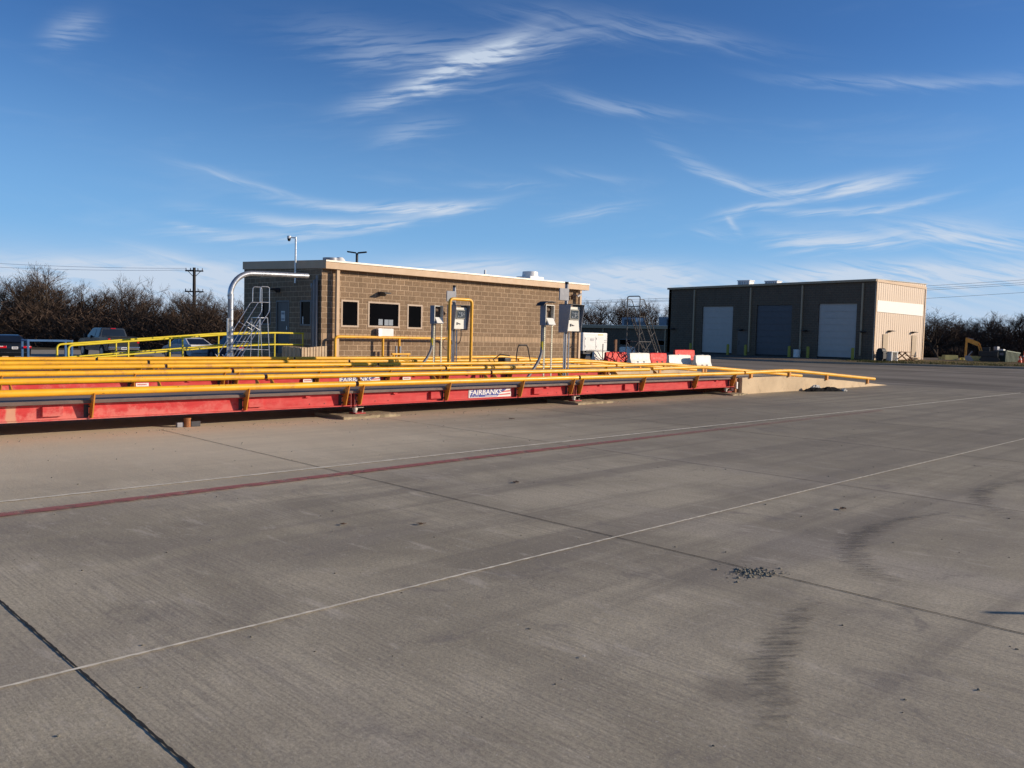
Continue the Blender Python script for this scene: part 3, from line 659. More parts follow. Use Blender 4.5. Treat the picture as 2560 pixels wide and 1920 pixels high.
# ------------------------------------------------------------------ weighbridge decks
def make_scale():
    ox, oy = 12.0, 14.1; org = (ox, oy, 0)
    t = thing('truck_scale', 'front red truck scale, nearest the open concrete yard, with yellow guide pipes', 'truck scale', org, group='three parallel truck scales')
    J = [-5.0, 1.75, 8.78, 14.95, 22.10]; yw = 12.98; ye = 15.20
    for a, b in zip(J[:-1], J[1:]):
        w = MB().box(a+0.03, b-0.03, yw, yw+0.012, 0.236, 0.455)
        w.box(a+0.02, b-0.02, yw-0.085, yw+0.08, 0.222, 0.238)
        w.box(a+0.02, b-0.02, yw-0.07, yw+0.08, 0.440, 0.452)
        w.box(a+0.03, b-0.03, ye, ye+0.012, 0.236, 0.455); w.box(a+0.02, b-0.02, ye-0.08, ye+0.085, 0.222, 0.238)
        beam = w.build('beam', 'red', t, org)
        d = MB().box(a+0.015, b-0.015, yw-0.10, ye+0.10, 0.466, 0.502); d.build('deck', 'deck', t, org)
        e = MB().box(a+0.015, b-0.015, yw-0.112, yw-0.1015, 0.458, 0.499); e.build('deck_edge', 'deck_edge', t, org)
        # end plates with bolts at the joint
        for xx, s in ((a+0.035, 1), (b-0.035, -1)):
            p_ = MB().box(min(xx, xx+s*0.012), max(xx, xx+s*0.012), yw-0.088, yw+0.3, 0.19, 0.44); pe = p_.build('end_plate', 'pink_end', beam, org)
            bb = MB()
            for zz in (0.27, 0.33, 0.39):
                for yy in (yw-0.05,): bb.tube([(xx, yy, zz), (xx+s*0.035, yy, zz)], 0.012, 6)
            for zz in (0.26, 0.31, 0.36, 0.41):
                for dx in (0.09, 0.16): bb.tube([(xx+s*dx, yw, zz), (xx+s*dx, yw-0.022, zz)], 0.011, 6)
            build_each(bb, 'bolt', 'steel_gray', beam, org)
        # welded box pockets
        for fx in ((0.27, 0.71) if b-a > 6.5 else (0.30, 0.78)):
            px = a+(b-a)*fx; MB().cbox(px, px+0.27, yw-0.062, yw+0.004, 0.282, 0.42, 0.006).build('pocket', 'red', beam, org)
        lg = MB()
        for px in (a+0.95, b-0.95): lg.box(px, px+0.09, yw-0.045, yw, 0.405, 0.438)
        build_each(lg, 'lug', 'red', beam, org)
        hl = MB()
        for px in (a+0.55, a+0.85, b-0.55, b-0.85): hl.tube([(px, yw+0.001, 0.285), (px, yw-0.006, 0.285)], 0.009, 8)
        build_each(hl, 'drain_hole', 'black', beam, org)
    # guide pipes and brackets
    rr = 0.053
    for side, (yp, sh) in enumerate(((12.80, 0.0), (15.34, -0.42))):
        JJ = [j+sh for j in J]; JJ[-1] += 0.30 if side == 0 else -0.42
        for a, b in zip(JJ[:-1], JJ[1:]):
            MB().tube([(a+0.03, yp, 0.632), (b-0.04, yp, 0.632)], rr, 14).build('guide_pipe', 'yellow_pipe', t, org, smooth=True)
            hb = MB().tube([(a+0.015, yp, 0.632), (a+0.034, yp, 0.632)], rr*0.8, 12); hb.build('pipe_end', 'black', t, org, smooth=True)
        for a, b in zip(J[:-1], J[1:]):
            L_ = b-a
            for bx in (a+0.14, a+0.36*L_, a+0.70*L_, b-0.18):
                bx += sh
                if side == 0:
                    poly = [(yw-0.02, 0.242), (yw-0.135, 0.242), (yp-0.062, 0.60), (yp-0.03, 0.625), (yp+0.05, 0.57), (yw-0.02, 0.50)]
                else:
                    poly = [(ye+0.02, 0.242), (ye+0.10, 0.242), (yp+0.06, 0.60), (yp-0.05, 0.57), (ye+0.02, 0.50)]
                br = MB().prism(poly, 'x', bx-0.009, bx+0.009); bo = br.build('bracket', 'bracket', t, org)
                if side == 0:
                    bb = MB()
                    for zz in (0.29, 0.40): bb.tube([(bx-0.009, yw-0.045, zz), (bx-0.032, yw-0.045, zz)], 0.013, 6)
                    build_each(bb, 'bolt', 'steel_dark', bo, org)
                    MB().box(bx-0.075, bx-0.0095, yw-0.012, yw-0.003, 0.25, 0.44).build('backing_plate', 'steel_dark', bo, org)
    # load cells
    for jx in (1.9, 8.93, 15.08, 21.86):
        for yy in (yw+0.07, ye-0.07):
            lc = MB().tube([(jx, yy, 0.085), (jx, yy, 0.10), (jx, yy, 0.215)], 0.038, 14); lc.tube([(jx, yy, 0.13), (jx, yy, 0.185)], 0.052, 14)
            lco = lc.build('load_cell', 'loadcell', t, org, smooth=True)
            MB().cbox(jx-0.06, jx+0.17, yy-0.11, yy+0.10, 0.066, 0.084, 0.004).build('base_plate', 'red_plain', lco, org)
            a_ = MB().tube([(jx+0.12, yy-0.07, 0.084), (jx+0.12, yy-0.07, 0.125)], 0.010, 6); a_.tube([(jx-0.03, yy-0.09, 0.084), (jx-0.03, yy-0.09, 0.12)], 0.010, 6)
            a_.tube([(jx+0.03, yy-0.05, 0.175), (jx+0.15, yy-0.06, 0.178)], 0.006, 6); build_each(a_, 'anchor_bolt', 'loadcell', lco, org)
    # maker's sign
    sx, sw, z0, z1 = 11.68, 1.23, 0.258, 0.452
    z1 = 0.437; s_ob = MB().box(sx, sx+sw, yw-0.010, yw-0.001, z0, z1).build('maker_sign', 'sign_white', t, org)
    bl = MB().prism([(sx+0.03, z0+0.012), (sx+sw*0.66, z0+0.012), (sx+sw*0.90, z1-0.008), (sx+0.03, z1-0.008)], 'y', yw-0.0125, yw-0.0105); bl.build('blue_field', 'sign_blue', s_ob, org)
    for q in range(2):
        zz = z0+0.030+q*0.062
        MB().prism([(sx+sw*0.70+q*0.062, zz), (sx+sw-0.02, zz+0.012), (sx+sw-0.02, zz+0.043), (sx+sw*0.74+q*0.062, zz+0.028)], 'y', yw-0.0125, yw-0.0105).build('flag_stripe', 'sign_red', s_ob, org)
    tm = text_mesh('FAIRBANKS', 0.152, 1.0, 0.0028, 1.0); wdt = max(v.x for v in tm.v)
    k_ = sw*0.745/wdt; tm.v = [Vector((sx+0.022+v.x*k_+(v.z)*0.10, yw-0.0145+v.y, z0+0.062+v.z)) for v in tm.v]; tm.build('lettering', 'sign_white', s_ob, org, fix=False)
    t2 = text_mesh('SCALES', 0.040, 1.0, 0.0006, 1.9); t2.v = [Vector((sx+0.055+v.x, yw-0.0145+v.y, z0+0.018+v.z)) for v in t2.v]; t2.build('lettering', 'sign_white', s_ob, org, fix=False)
    l3 = MB(); x_ = sx+0.46; rn = random.Random(5)
    while x_ < sx+0.80: w_ = rn.uniform(0.012, 0.03); l3.box(x_, x_+w_, yw-0.0145, yw-0.0126, z0+0.022, z0+0.036); x_ += w_+0.006
    l3.build('small_print', 'sign_white', s_ob, org)
    return t
S1 = make_scale()
S2 = dup(S1, (12.0, 18.88, 0), label='middle red truck scale, between the front one and the one by the building')
S3 = dup(S1, (12.0, 23.52, 0), label='rear red truck scale, closest to the block building')
def add_plac(S, base_y, xsn):
    for x in xsn:
        o = MB().box(x-12.0, x+0.26-12.0, -1.12-0.066, -1.12-0.0625, 0.300, 0.405).build('placard', 'sign_white', S)
        l = MB(); rn = random.Random(int(x*7)); a = x+0.03-12
        while a < x+0.22-12: w_ = rn.uniform(0.008, 0.022); l.box(a, a+w_, -1.12-0.0685, -1.12-0.0663, 0.36, 0.385); a += w_+0.007
        l.build('small_print', 'sign_red', o)
# J of pockets: 8.78-7.03*(1-.27) etc.
for S in (S2, S3): add_plac(S, 0, (1.75+7.03*0.27, 1.75+7.03*0.71, 8.78+6.17*0.30, 8.78+6.17*0.78))

# footing pads and bits along the front
def pad_block(x0, x1, y0, y1, h, label, seed):
    rn = random.Random(seed); mb = MB(); nx, ny = 14, 8; vs = []
    for j in range(ny+1):
        for i in range(nx+1):
            ex = rn.uniform(-0.02, 0.02); ey = rn.uniform(-0.02, 0.02)
            edge = (i in (0, nx)) or (j in (0, ny))
            vs.append((x0+(x1-x0)*i/nx+ex*(not edge), y0+(y1-y0)*j/ny+(ey if j in (0,) else 0), h*(rn.uniform(0.55, 0.85) if j == 0 or i == nx else rn.uniform(0.94, 1.0))))
    nv = len(vs); fs = [(j*(nx+1)+i, j*(nx+1)+i+1, (j+1)*(nx+1)+i+1, (j+1)*(nx+1)+i) for j in range(ny) for i in range(nx)]
    ring = [i for i in range(nx+1)] + [j*(nx+1)+nx for j in range(1, ny+1)] + [ny*(nx+1)+i for i in range(nx-1, -1, -1)] + [j*(nx+1) for j in range(ny-1, 0, -1)]
    lo = [(vs[i][0], vs[i][1], -0.01) for i in ring]; vs += lo
    for a in range(len(ring)):
        b = (a+1) % len(ring); fs.append((ring[a], nv+a, nv+b, ring[b]))
    mb.add(vs, fs); return tag(mb.build('footing_pad', 'pad_conc'), label, 'concrete footing', 'rough concrete footings under the scale joints')
for k_, (dy, nm) in enumerate(((0, 'front'), (4.78, 'middle'), (9.42, 'rear'))):
    pad_block(8.48, 9.75, 12.75+dy, 13.7+dy, 0.065, f'rough concrete footing under the left joint of the {nm} scale', 31+k_)
    pad_block(14.87, 16.2, 12.73+dy, 13.7+dy, 0.065, f'rough concrete footing under the right joint of the {nm} scale', 41+k_)
    pad_block(21.55, 22.35, 12.62+dy, 13.6+dy, 0.05, f'rough concrete footing against the ramp end of the {nm} scale', 51+k_)
t = thing('rusty_stub', 'rusty capped pipe stub with plates standing under the front scale edge', 'pipe stub', (5.78, 13.08, 0))
MB().tube([(0, 0, 0), (0, 0, 0.135)], 0.052, 14).tube([(0, 0, 0.128), (0, 0, 0.145)], 0.058, 14).build('pipe', 'rust', t, smooth=True)
MB().cbox(-0.16, -0.055, 0.0, 0.06, 0, 0.075, 0.006).build('bracket', 'steel_gray', t)
MB().cbox(0.055, 0.21, -0.02, 0.012, 0, 0.085, 0.006).build('plate', 'steel_dark', t)

# concrete approach ramps with guide pipes
def make_ramp():
    org = (22.4, 14.1, 0)
    t = thing('approach_ramp', 'sloped concrete approach ramp of the front scale with yellow pipe kerbs', 'ramp', org, group='approach ramps')
    mb = MB(); y0, y1 = 12.84, 15.36
    prof = [(22.42, 0.0), (22.42, 0.49), (25.3, 0.485), (27.5, 0.37), (29.5, 0.26), (31.5, 0.125), (33.3, 0.004), (33.3, -0.02), (22.42, -0.02)]
    st = [(22.42, 0.49), (25.3, 0.485), (27.5, 0.37), (29.5, 0.26), (31.5, 0.125), (33.3, 0.004)]
    mb.prism([(22.42, -0.03)] + st + [(33.3, -0.03)], 'y', y0, y1)
    mb.build('ramp_body', 'ramp_conc', t, org)
    MB().cbox(22.22, 22.415, 12.95, 15.3, 0.0, 0.47, 0.01).build('end_wall', 'rust', t, org)
    MB().box(22.21, 22.219, 13.0, 13.07, 0.10, 0.36).build('white_tag', 'sign_white', t, org)
    MB().cbox(22.26, 22.33, 12.925, 12.945, 0.16, 0.36, 0.006).build('white_tag', 'sign_white', t, org)
    for yp, pts, posts in ((12.80, [(22.46, .64), (25.3, .67), (31.95, .27)], (22.85, 25.25, 27.95, 31.35)), (15.32, [(21.35, .65), (24.2, .68), (31.2, .27)], (21.75, 24.2, 27.2, 30.6))):
        P = roundpath([(x, yp, z) for x, z in pts], 0.5, 4); MB().tube(P, 0.056, 14).build('guide_pipe', 'yellow_pipe', t, org, smooth=True)
        for px in posts:
            zt = None
            for (xa, za), (xb, zb) in zip(pts[:-1], pts[1:]):
                if xa <= px <= xb: zt = za+(zb-za)*(px-xa)/(xb-xa)
            zb_ = 0.49 if px < 25.3 else 0.485-(px-25.3)*0.06
            MB().box(px-0.05, px+0.05, yp-0.03 if yp < 14 else yp-0.02, yp+0.05 if yp < 14 else yp+0.02, min(zb_, zt-0.08)-0.02, zt-0.03).build('post', 'bracket', t, org)
    return t
RP1 = make_ramp()
RP2 = dup(RP1, (22.4, 18.88, 0), label='concrete approach ramp joining the middle scale, yellow pipes on both edges')
RP3 = dup(RP1, (22.4, 23.52, 0), label='concrete approach ramp of the rear scale, farthest from the open yard')

# crumpled sheeting against the ramp
def lump(name, mtl, cx, cy, lx, ly, h, seed, label, cat, rz=0.0, parent=None):
    rn = random.Random(seed); nx, ny = 16, 8; vs = []
    for j in range(ny+1):
        for i in range(nx+1):
            u, w = i/nx*2-1, j/ny*2-1; e = max(0, 1-(abs(u)**2.2+abs(w)**2.2)); z = h*(e**0.5)*rn.uniform(0.45, 1.0)
            vs.append((cx+lx*u+rn.uniform(-.03, .03), cy+ly*w+rn.uniform(-.02, .02), 0.006+z))
    return MB().add(vs, [(j*(nx+1)+i, j*(nx+1)+i+1, (j+1)*(nx+1)+i+1, (j+1)*(nx+1)+i) for j in range(ny) for i in range(nx)]).build(name, mtl, parent)
t = thing('discarded_sheeting', 'crumpled black sheeting with pale rag lying against the front ramp wall', 'rubbish', (26.6, 12.3, 0), R(-20))
lump('sheet', 'bag_black', 0, 0, 0.85, 0.18, 0.16, 3, '', '', parent=t); lump('rag', 'cloth_white', -0.15, 0.17, 0.28, 0.05, 0.22, 8, '', '', parent=t); lump('rag', 'cloth_white', 0.86, -0.06, 0.11, 0.07, 0.10, 9, '', '', parent=t)

# ------------------------------------------------------------------ block building by the scales
def building_one():
    t = thing('block_building', 'single storey tan split face block office with dark windows behind the scales', 'building', (17.3, 27.55, 0))
    org = (17.3, 27.55, 0); X0, X1, Y0, Y1 = 17.3, 32.2, 27.55, 33.6
    w = MB()
    def wall_y(x0, x1, y, z0, z1, holes, th=0.2, inward=1):
        """wall in plane y with rectangular holes (xa,xb,za,zb)"""
        cuts = sorted({x0, x1, *[h[0] for h in holes], *[h[1] for h in holes]})
        for a, b in zip(cuts[:-1], cuts[1:]):
            hs = [h for h in holes if h[0] <= a+1e-6 and h[1] >= b-1e-6]
            if not hs: w.box(a, b, y, y+th, z0, z1)
            else: h = hs[0]; w.box(a, b, y, y+th, z0, h[2]); w.box(a, b, y, y+th, h[3], z1)
    def wall_x(y0, y1, x, z0, z1, holes, th=0.2):
        cuts = sorted({y0, y1, *[h[0] for h in holes], *[h[1] for h in holes]})
        for a, b in zip(cuts[:-1], cuts[1:]):
            hs = [h for h in holes if h[0] <= a+1e-6 and h[1] >= b-1e-6]
            if not hs: w.box(x, x+th, a, b, z0, z1)
            else:
                h = hs[0]
                if h[2] > z0: w.box(x, x+th, a, b, z0, h[2])
                w.box(x, x+th, a, b, h[3], z1)
    fw_ = [(18.18, 18.95, 1.74, 2.74), (19.42, 20.93, 1.76, 2.73), (21.35, 22.10, 1.74, 2.70)]
    lw_ = [(28.28, 29.05, 1.74, 2.70), (29.88, 30.90, 0.6, 2.72), (31.33, 32.06, 1.74, 2.68)]
    wall_y(X0, X1, Y0, -0.7, 4.0, fw_); wall_x(Y0+0.2, Y1, X0, -0.7, 4.1, lw_); w.box(X0+0.2, X1, Y1-0.2, Y1, -0.7, 4.0); w.box(X1-0.2, X1, Y0+0.2, Y1-0.2, -0.7, 4.0)
    w.build('wall', 'block', t, org)
    MB().box(X0+0.25, X1-0.25, Y0+0.6, Y0+0.64, 0.5, 3.9).build('interior_partition', 'black', t, org)
    MB().box(X0+0.6, X0+0.64, Y0+0.7, Y1-0.3, 0.5, 3.9).build('interior_partition', 'black', t, org)
    # roof, rising slightly away from the scales
    rf = MB(); za, zb = 4.17, 4.38; ya, yb = 27.22, 33.66
    rf.add([(17.271, ya, za), (32.42, ya, za), (32.42, yb, zb), (17.271, yb, zb), (17.271, ya, za-0.05), (32.42, ya, za-0.05), (32.42, yb, zb-0.05), (17.271, yb, zb-0.05)],
           [(0,1,2,3),(4,7,6,5),(0,4,5,1),(1,5,6,2),(2,6,7,3),(3,7,4,0)])
    ro = rf.build('roof', 'roof', t, org)
    MB().box(17.25, 32.42, 27.19, 27.219, 4.125, 4.185).build('drip_edge', 'roof_cap', ro, org)
    fa = MB().box(17.271, 32.41, 27.225, 27.25, 3.87, 4.119)
    fa.build('fascia', 'tan', ro, org)
    fs = MB().add([(17.25, 27.2, 3.87), (17.25, 33.64, 4.06), (17.25, 33.64, 4.385), (17.25, 27.2, 4.18), (17.269, 27.2, 3.87), (17.269, 33.64, 4.06), (17.269, 33.64, 4.385), (17.269, 27.2, 4.18)], [(0,1,2,3),(7,6,5,4),(0,4,5,1),(1,5,6,2),(2,6,7,3),(3,7,4,0)])
    fs.build('fascia', 'tan', ro, org)
    MB().box(17.275, 32.4, 27.255, 27.55, 3.872, 3.885).build('soffit', 'tan', ro, org)
    for x in (17.80, 31.82):
        MB().box(x, x+0.125, 27.30, 27.42, -0.1, 3.869).build('downspout', 'tan', t, org)
    mb = MB()
    for x in (24.745,): mb.box(x-0.008, x+0.008, Y0-0.002, Y0+0.01, 0.0, 3.95)
    mb.build('control_joint', 'tan', t, org)
    # windows on the sunlit front
    for i, (a, b, c, d) in enumerate(fw_):
        f = MB(); fwd = 0.065; yy = Y0-0.012
        f.box(a-0.02, b+0.02, yy, yy+0.09, c-0.02, c+fwd-0.02); f.box(a-0.02, b+0.02, yy, yy+0.09, d-fwd+0.02, d+0.02)
        f.box(a-0.02, a+fwd-0.02, yy, yy+0.09, c+fwd-0.02, d-fwd+0.02); f.box(b-fwd+0.02, b+0.02, yy, yy+0.09, c+fwd-0.02, d-fwd+0.02)
        wo = MB().add([], []); fo = f.build('window', 'frame', t, org)
        MB().box(a+0.045, b-0.045, Y0+0.03, Y0+0.04, c+0.045, d-0.045).build('pane', 'glass', fo, org)
        if i == 1:
            for (pa, pb, pc, pd) in ((19.93, 20.13, 1.83, 2.07), (20.22, 20.42, 1.83, 2.06), (20.44, 20.64, 1.83, 2.06)):
                MB().box(pa, pb, Y0+0.022, Y0+0.028, pc, pd).build('notice', M['equip_blue'], fo, org)
    # windows and door on the shaded end
    for (a, b, c, d) in (lw_[0], lw_[2]):
        f = MB(); xx = X0-0.012; q = 0.05
        f.box(xx, xx+0.09, a-0.01, b+0.01, c-0.01, c+q); f.box(xx, xx+0.09, a-0.01, b+0.01, d-q, d+0.01); f.box(xx, xx+0.09, a-0.01, a+q, c+q, d-q); f.box(xx, xx+0.09, b-q, b+0.01, c+q, d-q)
        fo = f.build('window', 'frame_dark', t, org); MB().box(X0+0.03, X0+0.04, a+0.04, b-0.04, c+0.04, d-0.04).build('pane', 'glass', fo, org)
    MB().box(X0+0.015, X0+0.02, 28.86, 28.93, 1.80, 2.08).build('notice', 'paper', t, org)
    a, b, c, d = lw_[1]
    f = MB().box(X0-0.01, X0+0.1, a, a+0.05, c, d); f.box(X0-0.01, X0+0.1, b-0.05, b, c, d); f.box(X0-0.01, X0+0.1, a+0.05, b-0.05, d-0.06, d)
    f.build('door_frame', 'frame_dark', t, org)
    do = MB().box(X0+0.03, X0+0.07, a+0.05, b-0.05, c, d-0.06).build('door', 'door_gray', t, org)
    MB().cbox(X0-0.03, X0+0.03, a+0.12, a+0.16, c+0.95, c+1.10, 0.005).build('handle', 'galv', do, org)
    n_ = MB().box(X0+0.022, X0+0.029, 30.25, 30.55, 1.90, 2.30).build('notice', 'paper', do, org); MB().box(X0+0.018, X0+0.0215, 30.28, 30.52, 2.16, 2.24).box(X0+0.018, X0+0.0215, 30.28, 30.52, 1.95, 2.00).build('small_print', 'cab_gray', n_, org)
    # pipes running down the shaded end
    MB().tube(roundpath([(X0+0.05, 27.86, 3.42), (X0-0.11, 27.86, 3.42), (X0-0.11, 27.86, -0.1)], 0.1), 0.075, 12).build('conduit', 'conduit', t, org, smooth=True)
    MB().tube(roundpath([(X0-0.11, 27.72, 3.62), (X0-0.11, 27.70, -0.1)], 0.1), 0.045, 10).build('conduit', 'conduit', t, org, smooth=True)
    MB().tube([(X0-0.07, 28.12, 3.2), (X0-0.07, 28.12, 0.2)], 0.025, 8).cbox(X0-0.10, X0, 28.07, 28.18, 3.15, 3.34, 0.01).build('conduit', 'conduit', t, org, smooth=True)
    return t
B1 = building_one()
def wall_light(name, label, loc, rz, sc_=1.0):
    t = thing('wall_light', label, 'wall light', loc, rz, 'wedge shaped wall lights')
    MB().prism([(0.0, -0.10), (0.0, 0.07), (-0.12, 0.07), (-0.42, 0.03), (-0.42, 0.00), (-0.10, -0.02)], 'x', -0.16*sc_, 0.16*sc_).build('housing', 'steel_dark', t)
    MB().box(-0.11*sc_, 0.11*sc_, -0.38, -0.14, -0.022, -0.016).build('lens', 'screen_frame', t)
    return t
wall_light('wall_light', 'black wall light above the wide window on the sunlit block wall', (20.05, 27.55, 3.08), 0)
wall_light('wall_light', 'black wall light beside the door on the shaded end of the block building', (17.3, 30.75, 3.14), R(-90))
t = thing('pass_through_box', 'white metal document box under the wide window of the block building', 'box', (20.15, 27.55, 1.30))
MB().cbox(-0.38, 0.36, -0.20, 0.0, 0.10, 0.40, 0.01).build('case', 'white_metal', t)
MB().cbox(-0.385, -0.22, -0.215, 0.0, 0.08, 0.38, 0.008).build('side_case', 'alu', t)
# roof equipment and camera mast
def roof_vent(label, x, y, z, r, h, group='roof vents'):
    t = thing('roof_vent', label, 'roof vent', (x, y, z), 0, group)
    MB().cbox(-r*1.15, r*1.15, -r*1.15, r*1.15, 0, h*0.5, 0.02).build('curb', 'white_metal', t)
    MB().tube([(0, 0, h*0.45), (0, 0, h*0.6), (0, 0, h)], r, 18, r2=r*0.9).build('hood', 'white_metal', t, smooth=True)
    return t
t = thing('roof_vent', 'low round vent hood at the near corner of the block building roof', 'roof vent', (18.15, 28.3, 4.2), 0, 'roof vents')
MB().tube([(0, 0, 0), (0, 0, 0.17)], 0.30, 18).build('base', 'steel_gray', t, smooth=True)
MB().tube([(0.42, 0, 0.0), (0.42, 0, 0.14), (0.42, 0, 0.22)], 0.26, 18, r2=0.12).build('hood', 'white_metal', t, smooth=True)
roof_vent('boxy white roof vent near the far end of the block building roof', 30.2, 29.2, 4.21, 0.42, 0.50)
t = thing('roof_vent', 'flat vent with small upright pipe midway along the block roof', 'roof vent', (26.9, 29.2, 4.22), 0, 'roof vents')
MB().cbox(-0.35, 0.35, -0.3, 0.3, 0, 0.10, 0.02).build('base', 'steel_gray', t); MB().tube([(0.25, 0, 0.05), (0.25, 0, 0.36)], 0.05, 10).build('pipe', 'white_metal', t, smooth=True)
t = thing('camera_mast', 'thin white pole with surveillance camera fixed to the shaded end wall', 'camera mast', (17.12, 28.97, 3.35))
o_ = (0, 0, 0)
MB().tube([(-0.10, 0, 0), (-0.10, 0, 1.76)], 0.036, 10).build('pole', 'galv', t, smooth=True)
MB().box(-0.08, 0.1, -0.05, 0.05, 0.15, 0.19).box(-0.08, 0.1, -0.05, 0.05, 0.45, 0.49).build('bracket', 'steel_gray', t)
MB().tube([(-0.10, 0, 1.72), (-0.22, 0.22, 1.74)], 0.022, 8).build('arm', 'white_metal', t, smooth=True)
cm = MB().tube([(-0.24, 0.25, 1.70), (-0.24, 0.25, 1.80)], 0.075, 12).build('camera', 'white_metal', t, smooth=True)
MB().tube([(-0.24, 0.25, 1.60), (-0.24, 0.25, 1.645), (-0.24, 0.25, 1.70)], 0.04, 12, r2=0.07).build('dome', 'black', cm, smooth=True)
t = thing('security_camera', 'small pale security camera under the eave at the far end of the block wall', 'camera', (31.45, 27.52, 3.55))
MB().tube([(0, 0, 0), (0, -0.2, 0.05), (0.12, -0.3, 0.02)], 0.02, 8).build('arm', 'steel_gray', t, smooth=True)
MB().tube([(0.05, -0.32, -0.02), (0.26, -0.40, 0.10)], 0.055, 10).build('camera', 'white_metal', t, smooth=True)
MB().tube([(-0.05, -0.05, -0.15), (-0.16, -0.18, 0.03)], 0.06, 8).build('junction_box', 'brown_box', t, smooth=True)
t = thing('area_light', 'twin headed black parking light standing behind the block building', 'street lamp', (40.5, 59.2, -0.3))
MB().tube([(0, 0, 0), (0, 0, 8.3)], 0.11, 10).build('pole', 'steel_dark', t, smooth=True)
u_ = Vector((1, -1, 0)).normalized()
for s in (-1, 1): MB().obox(u_*0.44*s+Vector((0, 0, 8.36)), u_+Vector((0, 0, 0.12*s)), (1, 1, 0), (0, 0, 1), 0.36, 0.17, 0.05).build('lamp_head', 'steel_dark', t)

# ------------------------------------------------------------------ yellow guards and railings
t = thing('pipe_guard', 'low orange pipe guard rail in front of the windows of the block wall', 'guard rail', (20.5, 27.25, 0))
o_ = (20.5, 27.25, 0)
P = roundpath([(17.72, 27.25, 0), (17.72, 27.25, 1.35), (23.45, 27.25, 1.35), (23.45, 27.25, 0)], 0.16)
MB().tube(P, 0.052, 12).build('rail', 'yellow_pipe', t, o_, smooth=True)
for x in (19.92, 20.72): MB().tube([(x, 27.25, 0), (x, 27.25, 1.31)], 0.048, 12).build('post', 'yellow_pipe', t, o_, smooth=True)
MB().tube([(20.1, 26.9, 0.70), (21.0, 26.9, 0.70)], 0.045, 10).tube([(20.2, 26.9, 0), (20.2, 26.9, 0.68)], 0.03, 8).tube([(20.9, 26.9, 0), (20.9, 26.9, 0.68)], 0.03, 8).build('low_rail', 'yellow_pipe', t, o_, smooth=True)
t = thing('pedestal_pair', 'pair of short gray utility stubs between the orange guard posts', 'utility stub', (20.35, 26.95, 0))
for dx in (0, 0.2): MB().cbox(dx-0.035, dx+0.035, -0.03, 0.03, 0, 1.02, 0.008).build('stub', 'cab_gray', t)

def railing(name, label, y, xs_, z0s, slope_z, group):
    t = thing('ramp_railing', label, 'railing', (xs_[0], y, 0), 0, group); o_ = (xs_[0], y, 0)
    def zt(x): return z0s + slope_z(x)
    xe = 17.0
    top = [(xs_[0], y, -0.5), (xs_[0], y, zt(xs_[0]))] + [(x, y, zt(x)) for x in xs_[1:]] + [(xe, y, zt(xe))]
    MB().tube(roundpath(top, 0.14), 0.033, 10).build('top_rail', 'rail_yellow', t, o_, smooth=True)
    mid = [(x, y, zt(x)-0.43) for x in xs_] + [(xe, y, zt(xe)-0.43)]
    MB().tube(mid, 0.029, 10).build('mid_rail', 'rail_yellow', t, o_, smooth=True)
    for x in xs_[1:]: MB().tube([(x, y, zt(x)-0.95), (x, y, zt(x))], 0.029, 10).build('post', 'rail_yellow', t, o_, smooth=True)
    return t
szn = lambda x: min(0.53, (x-8.73)*0.084)
railing('a', 'nearer bright yellow railing of the ramp up to the office door', 28.3, [8.73, 10.54, 12.34, 14.14, 15.79, 16.97], 0.905, szn, 'yellow ramp railings')
railing('b', 'farther bright yellow railing of the ramp, nearer the parked cars', 29.45, [8.75, 10.57, 12.38, 14.17, 15.8], 0.905, szn, 'yellow ramp railings')
rp = MB().prism([(8.7, -0.3), (8.7, 0.0), (14.9, 0.5), (17.28, 0.55), (17.28, -0.3)], 'y', 28.38, 29.38)
tag(rp.build('walkway_ramp', 'kerb_conc'), 'narrow concrete walkway ramp between the bright yellow railings', 'ramp')
t = thing('board_enclosure', 'low tan composite board enclosure at the corner of the block building', 'enclosure', (15.72, 26.3, 0)); o_ = (15.72, 26.3, 0)
n = 9
for i in range(n):
    x = 15.72+i*1.06/n; z = 0.935+0.09*i/n; MB().cbox(x+0.004, x+1.06/n-(0.012 if i % 2 else 0.035), 26.28+0.012*(i % 2), 26.34, 0, z, 0.006).build('board', 'tan_board', t, o_)
for i in range(9):
    y = 26.36+i*0.137; MB().cbox(15.69+0.012*(i % 2), 15.75, y, y+0.125, 0, 0.945+0.004*(i % 3), 0.006).build('board', 'tan_board', t, o_)
MB().prism([(26.36, 0.90), (27.58, 0.93), (27.58, 0.96), (26.36, 0.95)], 'x', 15.78, 16.05).build('cap', 'tan_board', t, o_)

# gooseneck mast
t = thing('gooseneck_pipe', 'tall galvanised gooseneck pipe arching over beside the aluminium ladder', 'pipe mast', (13.42, 27.0, 0))
P = [(0, 0, 0), (0, 0, 2.6)] + arc((0.78, 0, 2.66), 0.80, 180, 92, 10, (1, 0, 0), (0, 0, 1)) + [(1.2, 0, 3.475), (2.95, 0, 3.52)]
MB().tube(P, 0.093, 18).build('pipe', 'galv', t, smooth=True)
MB().tube([(0, 0, 2.55), (0, 0, 2.72)], 0.103, 18).build('coupling', 'galv', t, smooth=True)
MB().tube([(1.12, 0, 3.468), (1.17, 0, 3.472)], 0.100, 18).build('coupling', 'galv', t, smooth=True)
MB().cbox(-0.22, 0.22, -0.22, 0.22, 0, 0.02, 0.005).build('base_plate', 'galv', t)
MB().tube([(-0.14, -0.06, 0.1), (-0.14, -0.06, 1.9)], 0.03, 8).build('conduit', 'galv', t, smooth=True)
bd = MB()
for z in (0.5, 0.75, 1.0, 1.3, 1.8): bd.tube([(-0.01, 0, z), (-0.01, 0, z+0.02)], 0.105, 16)
build_each(bd, 'strap', 'steel_dark', t, smooth=True)

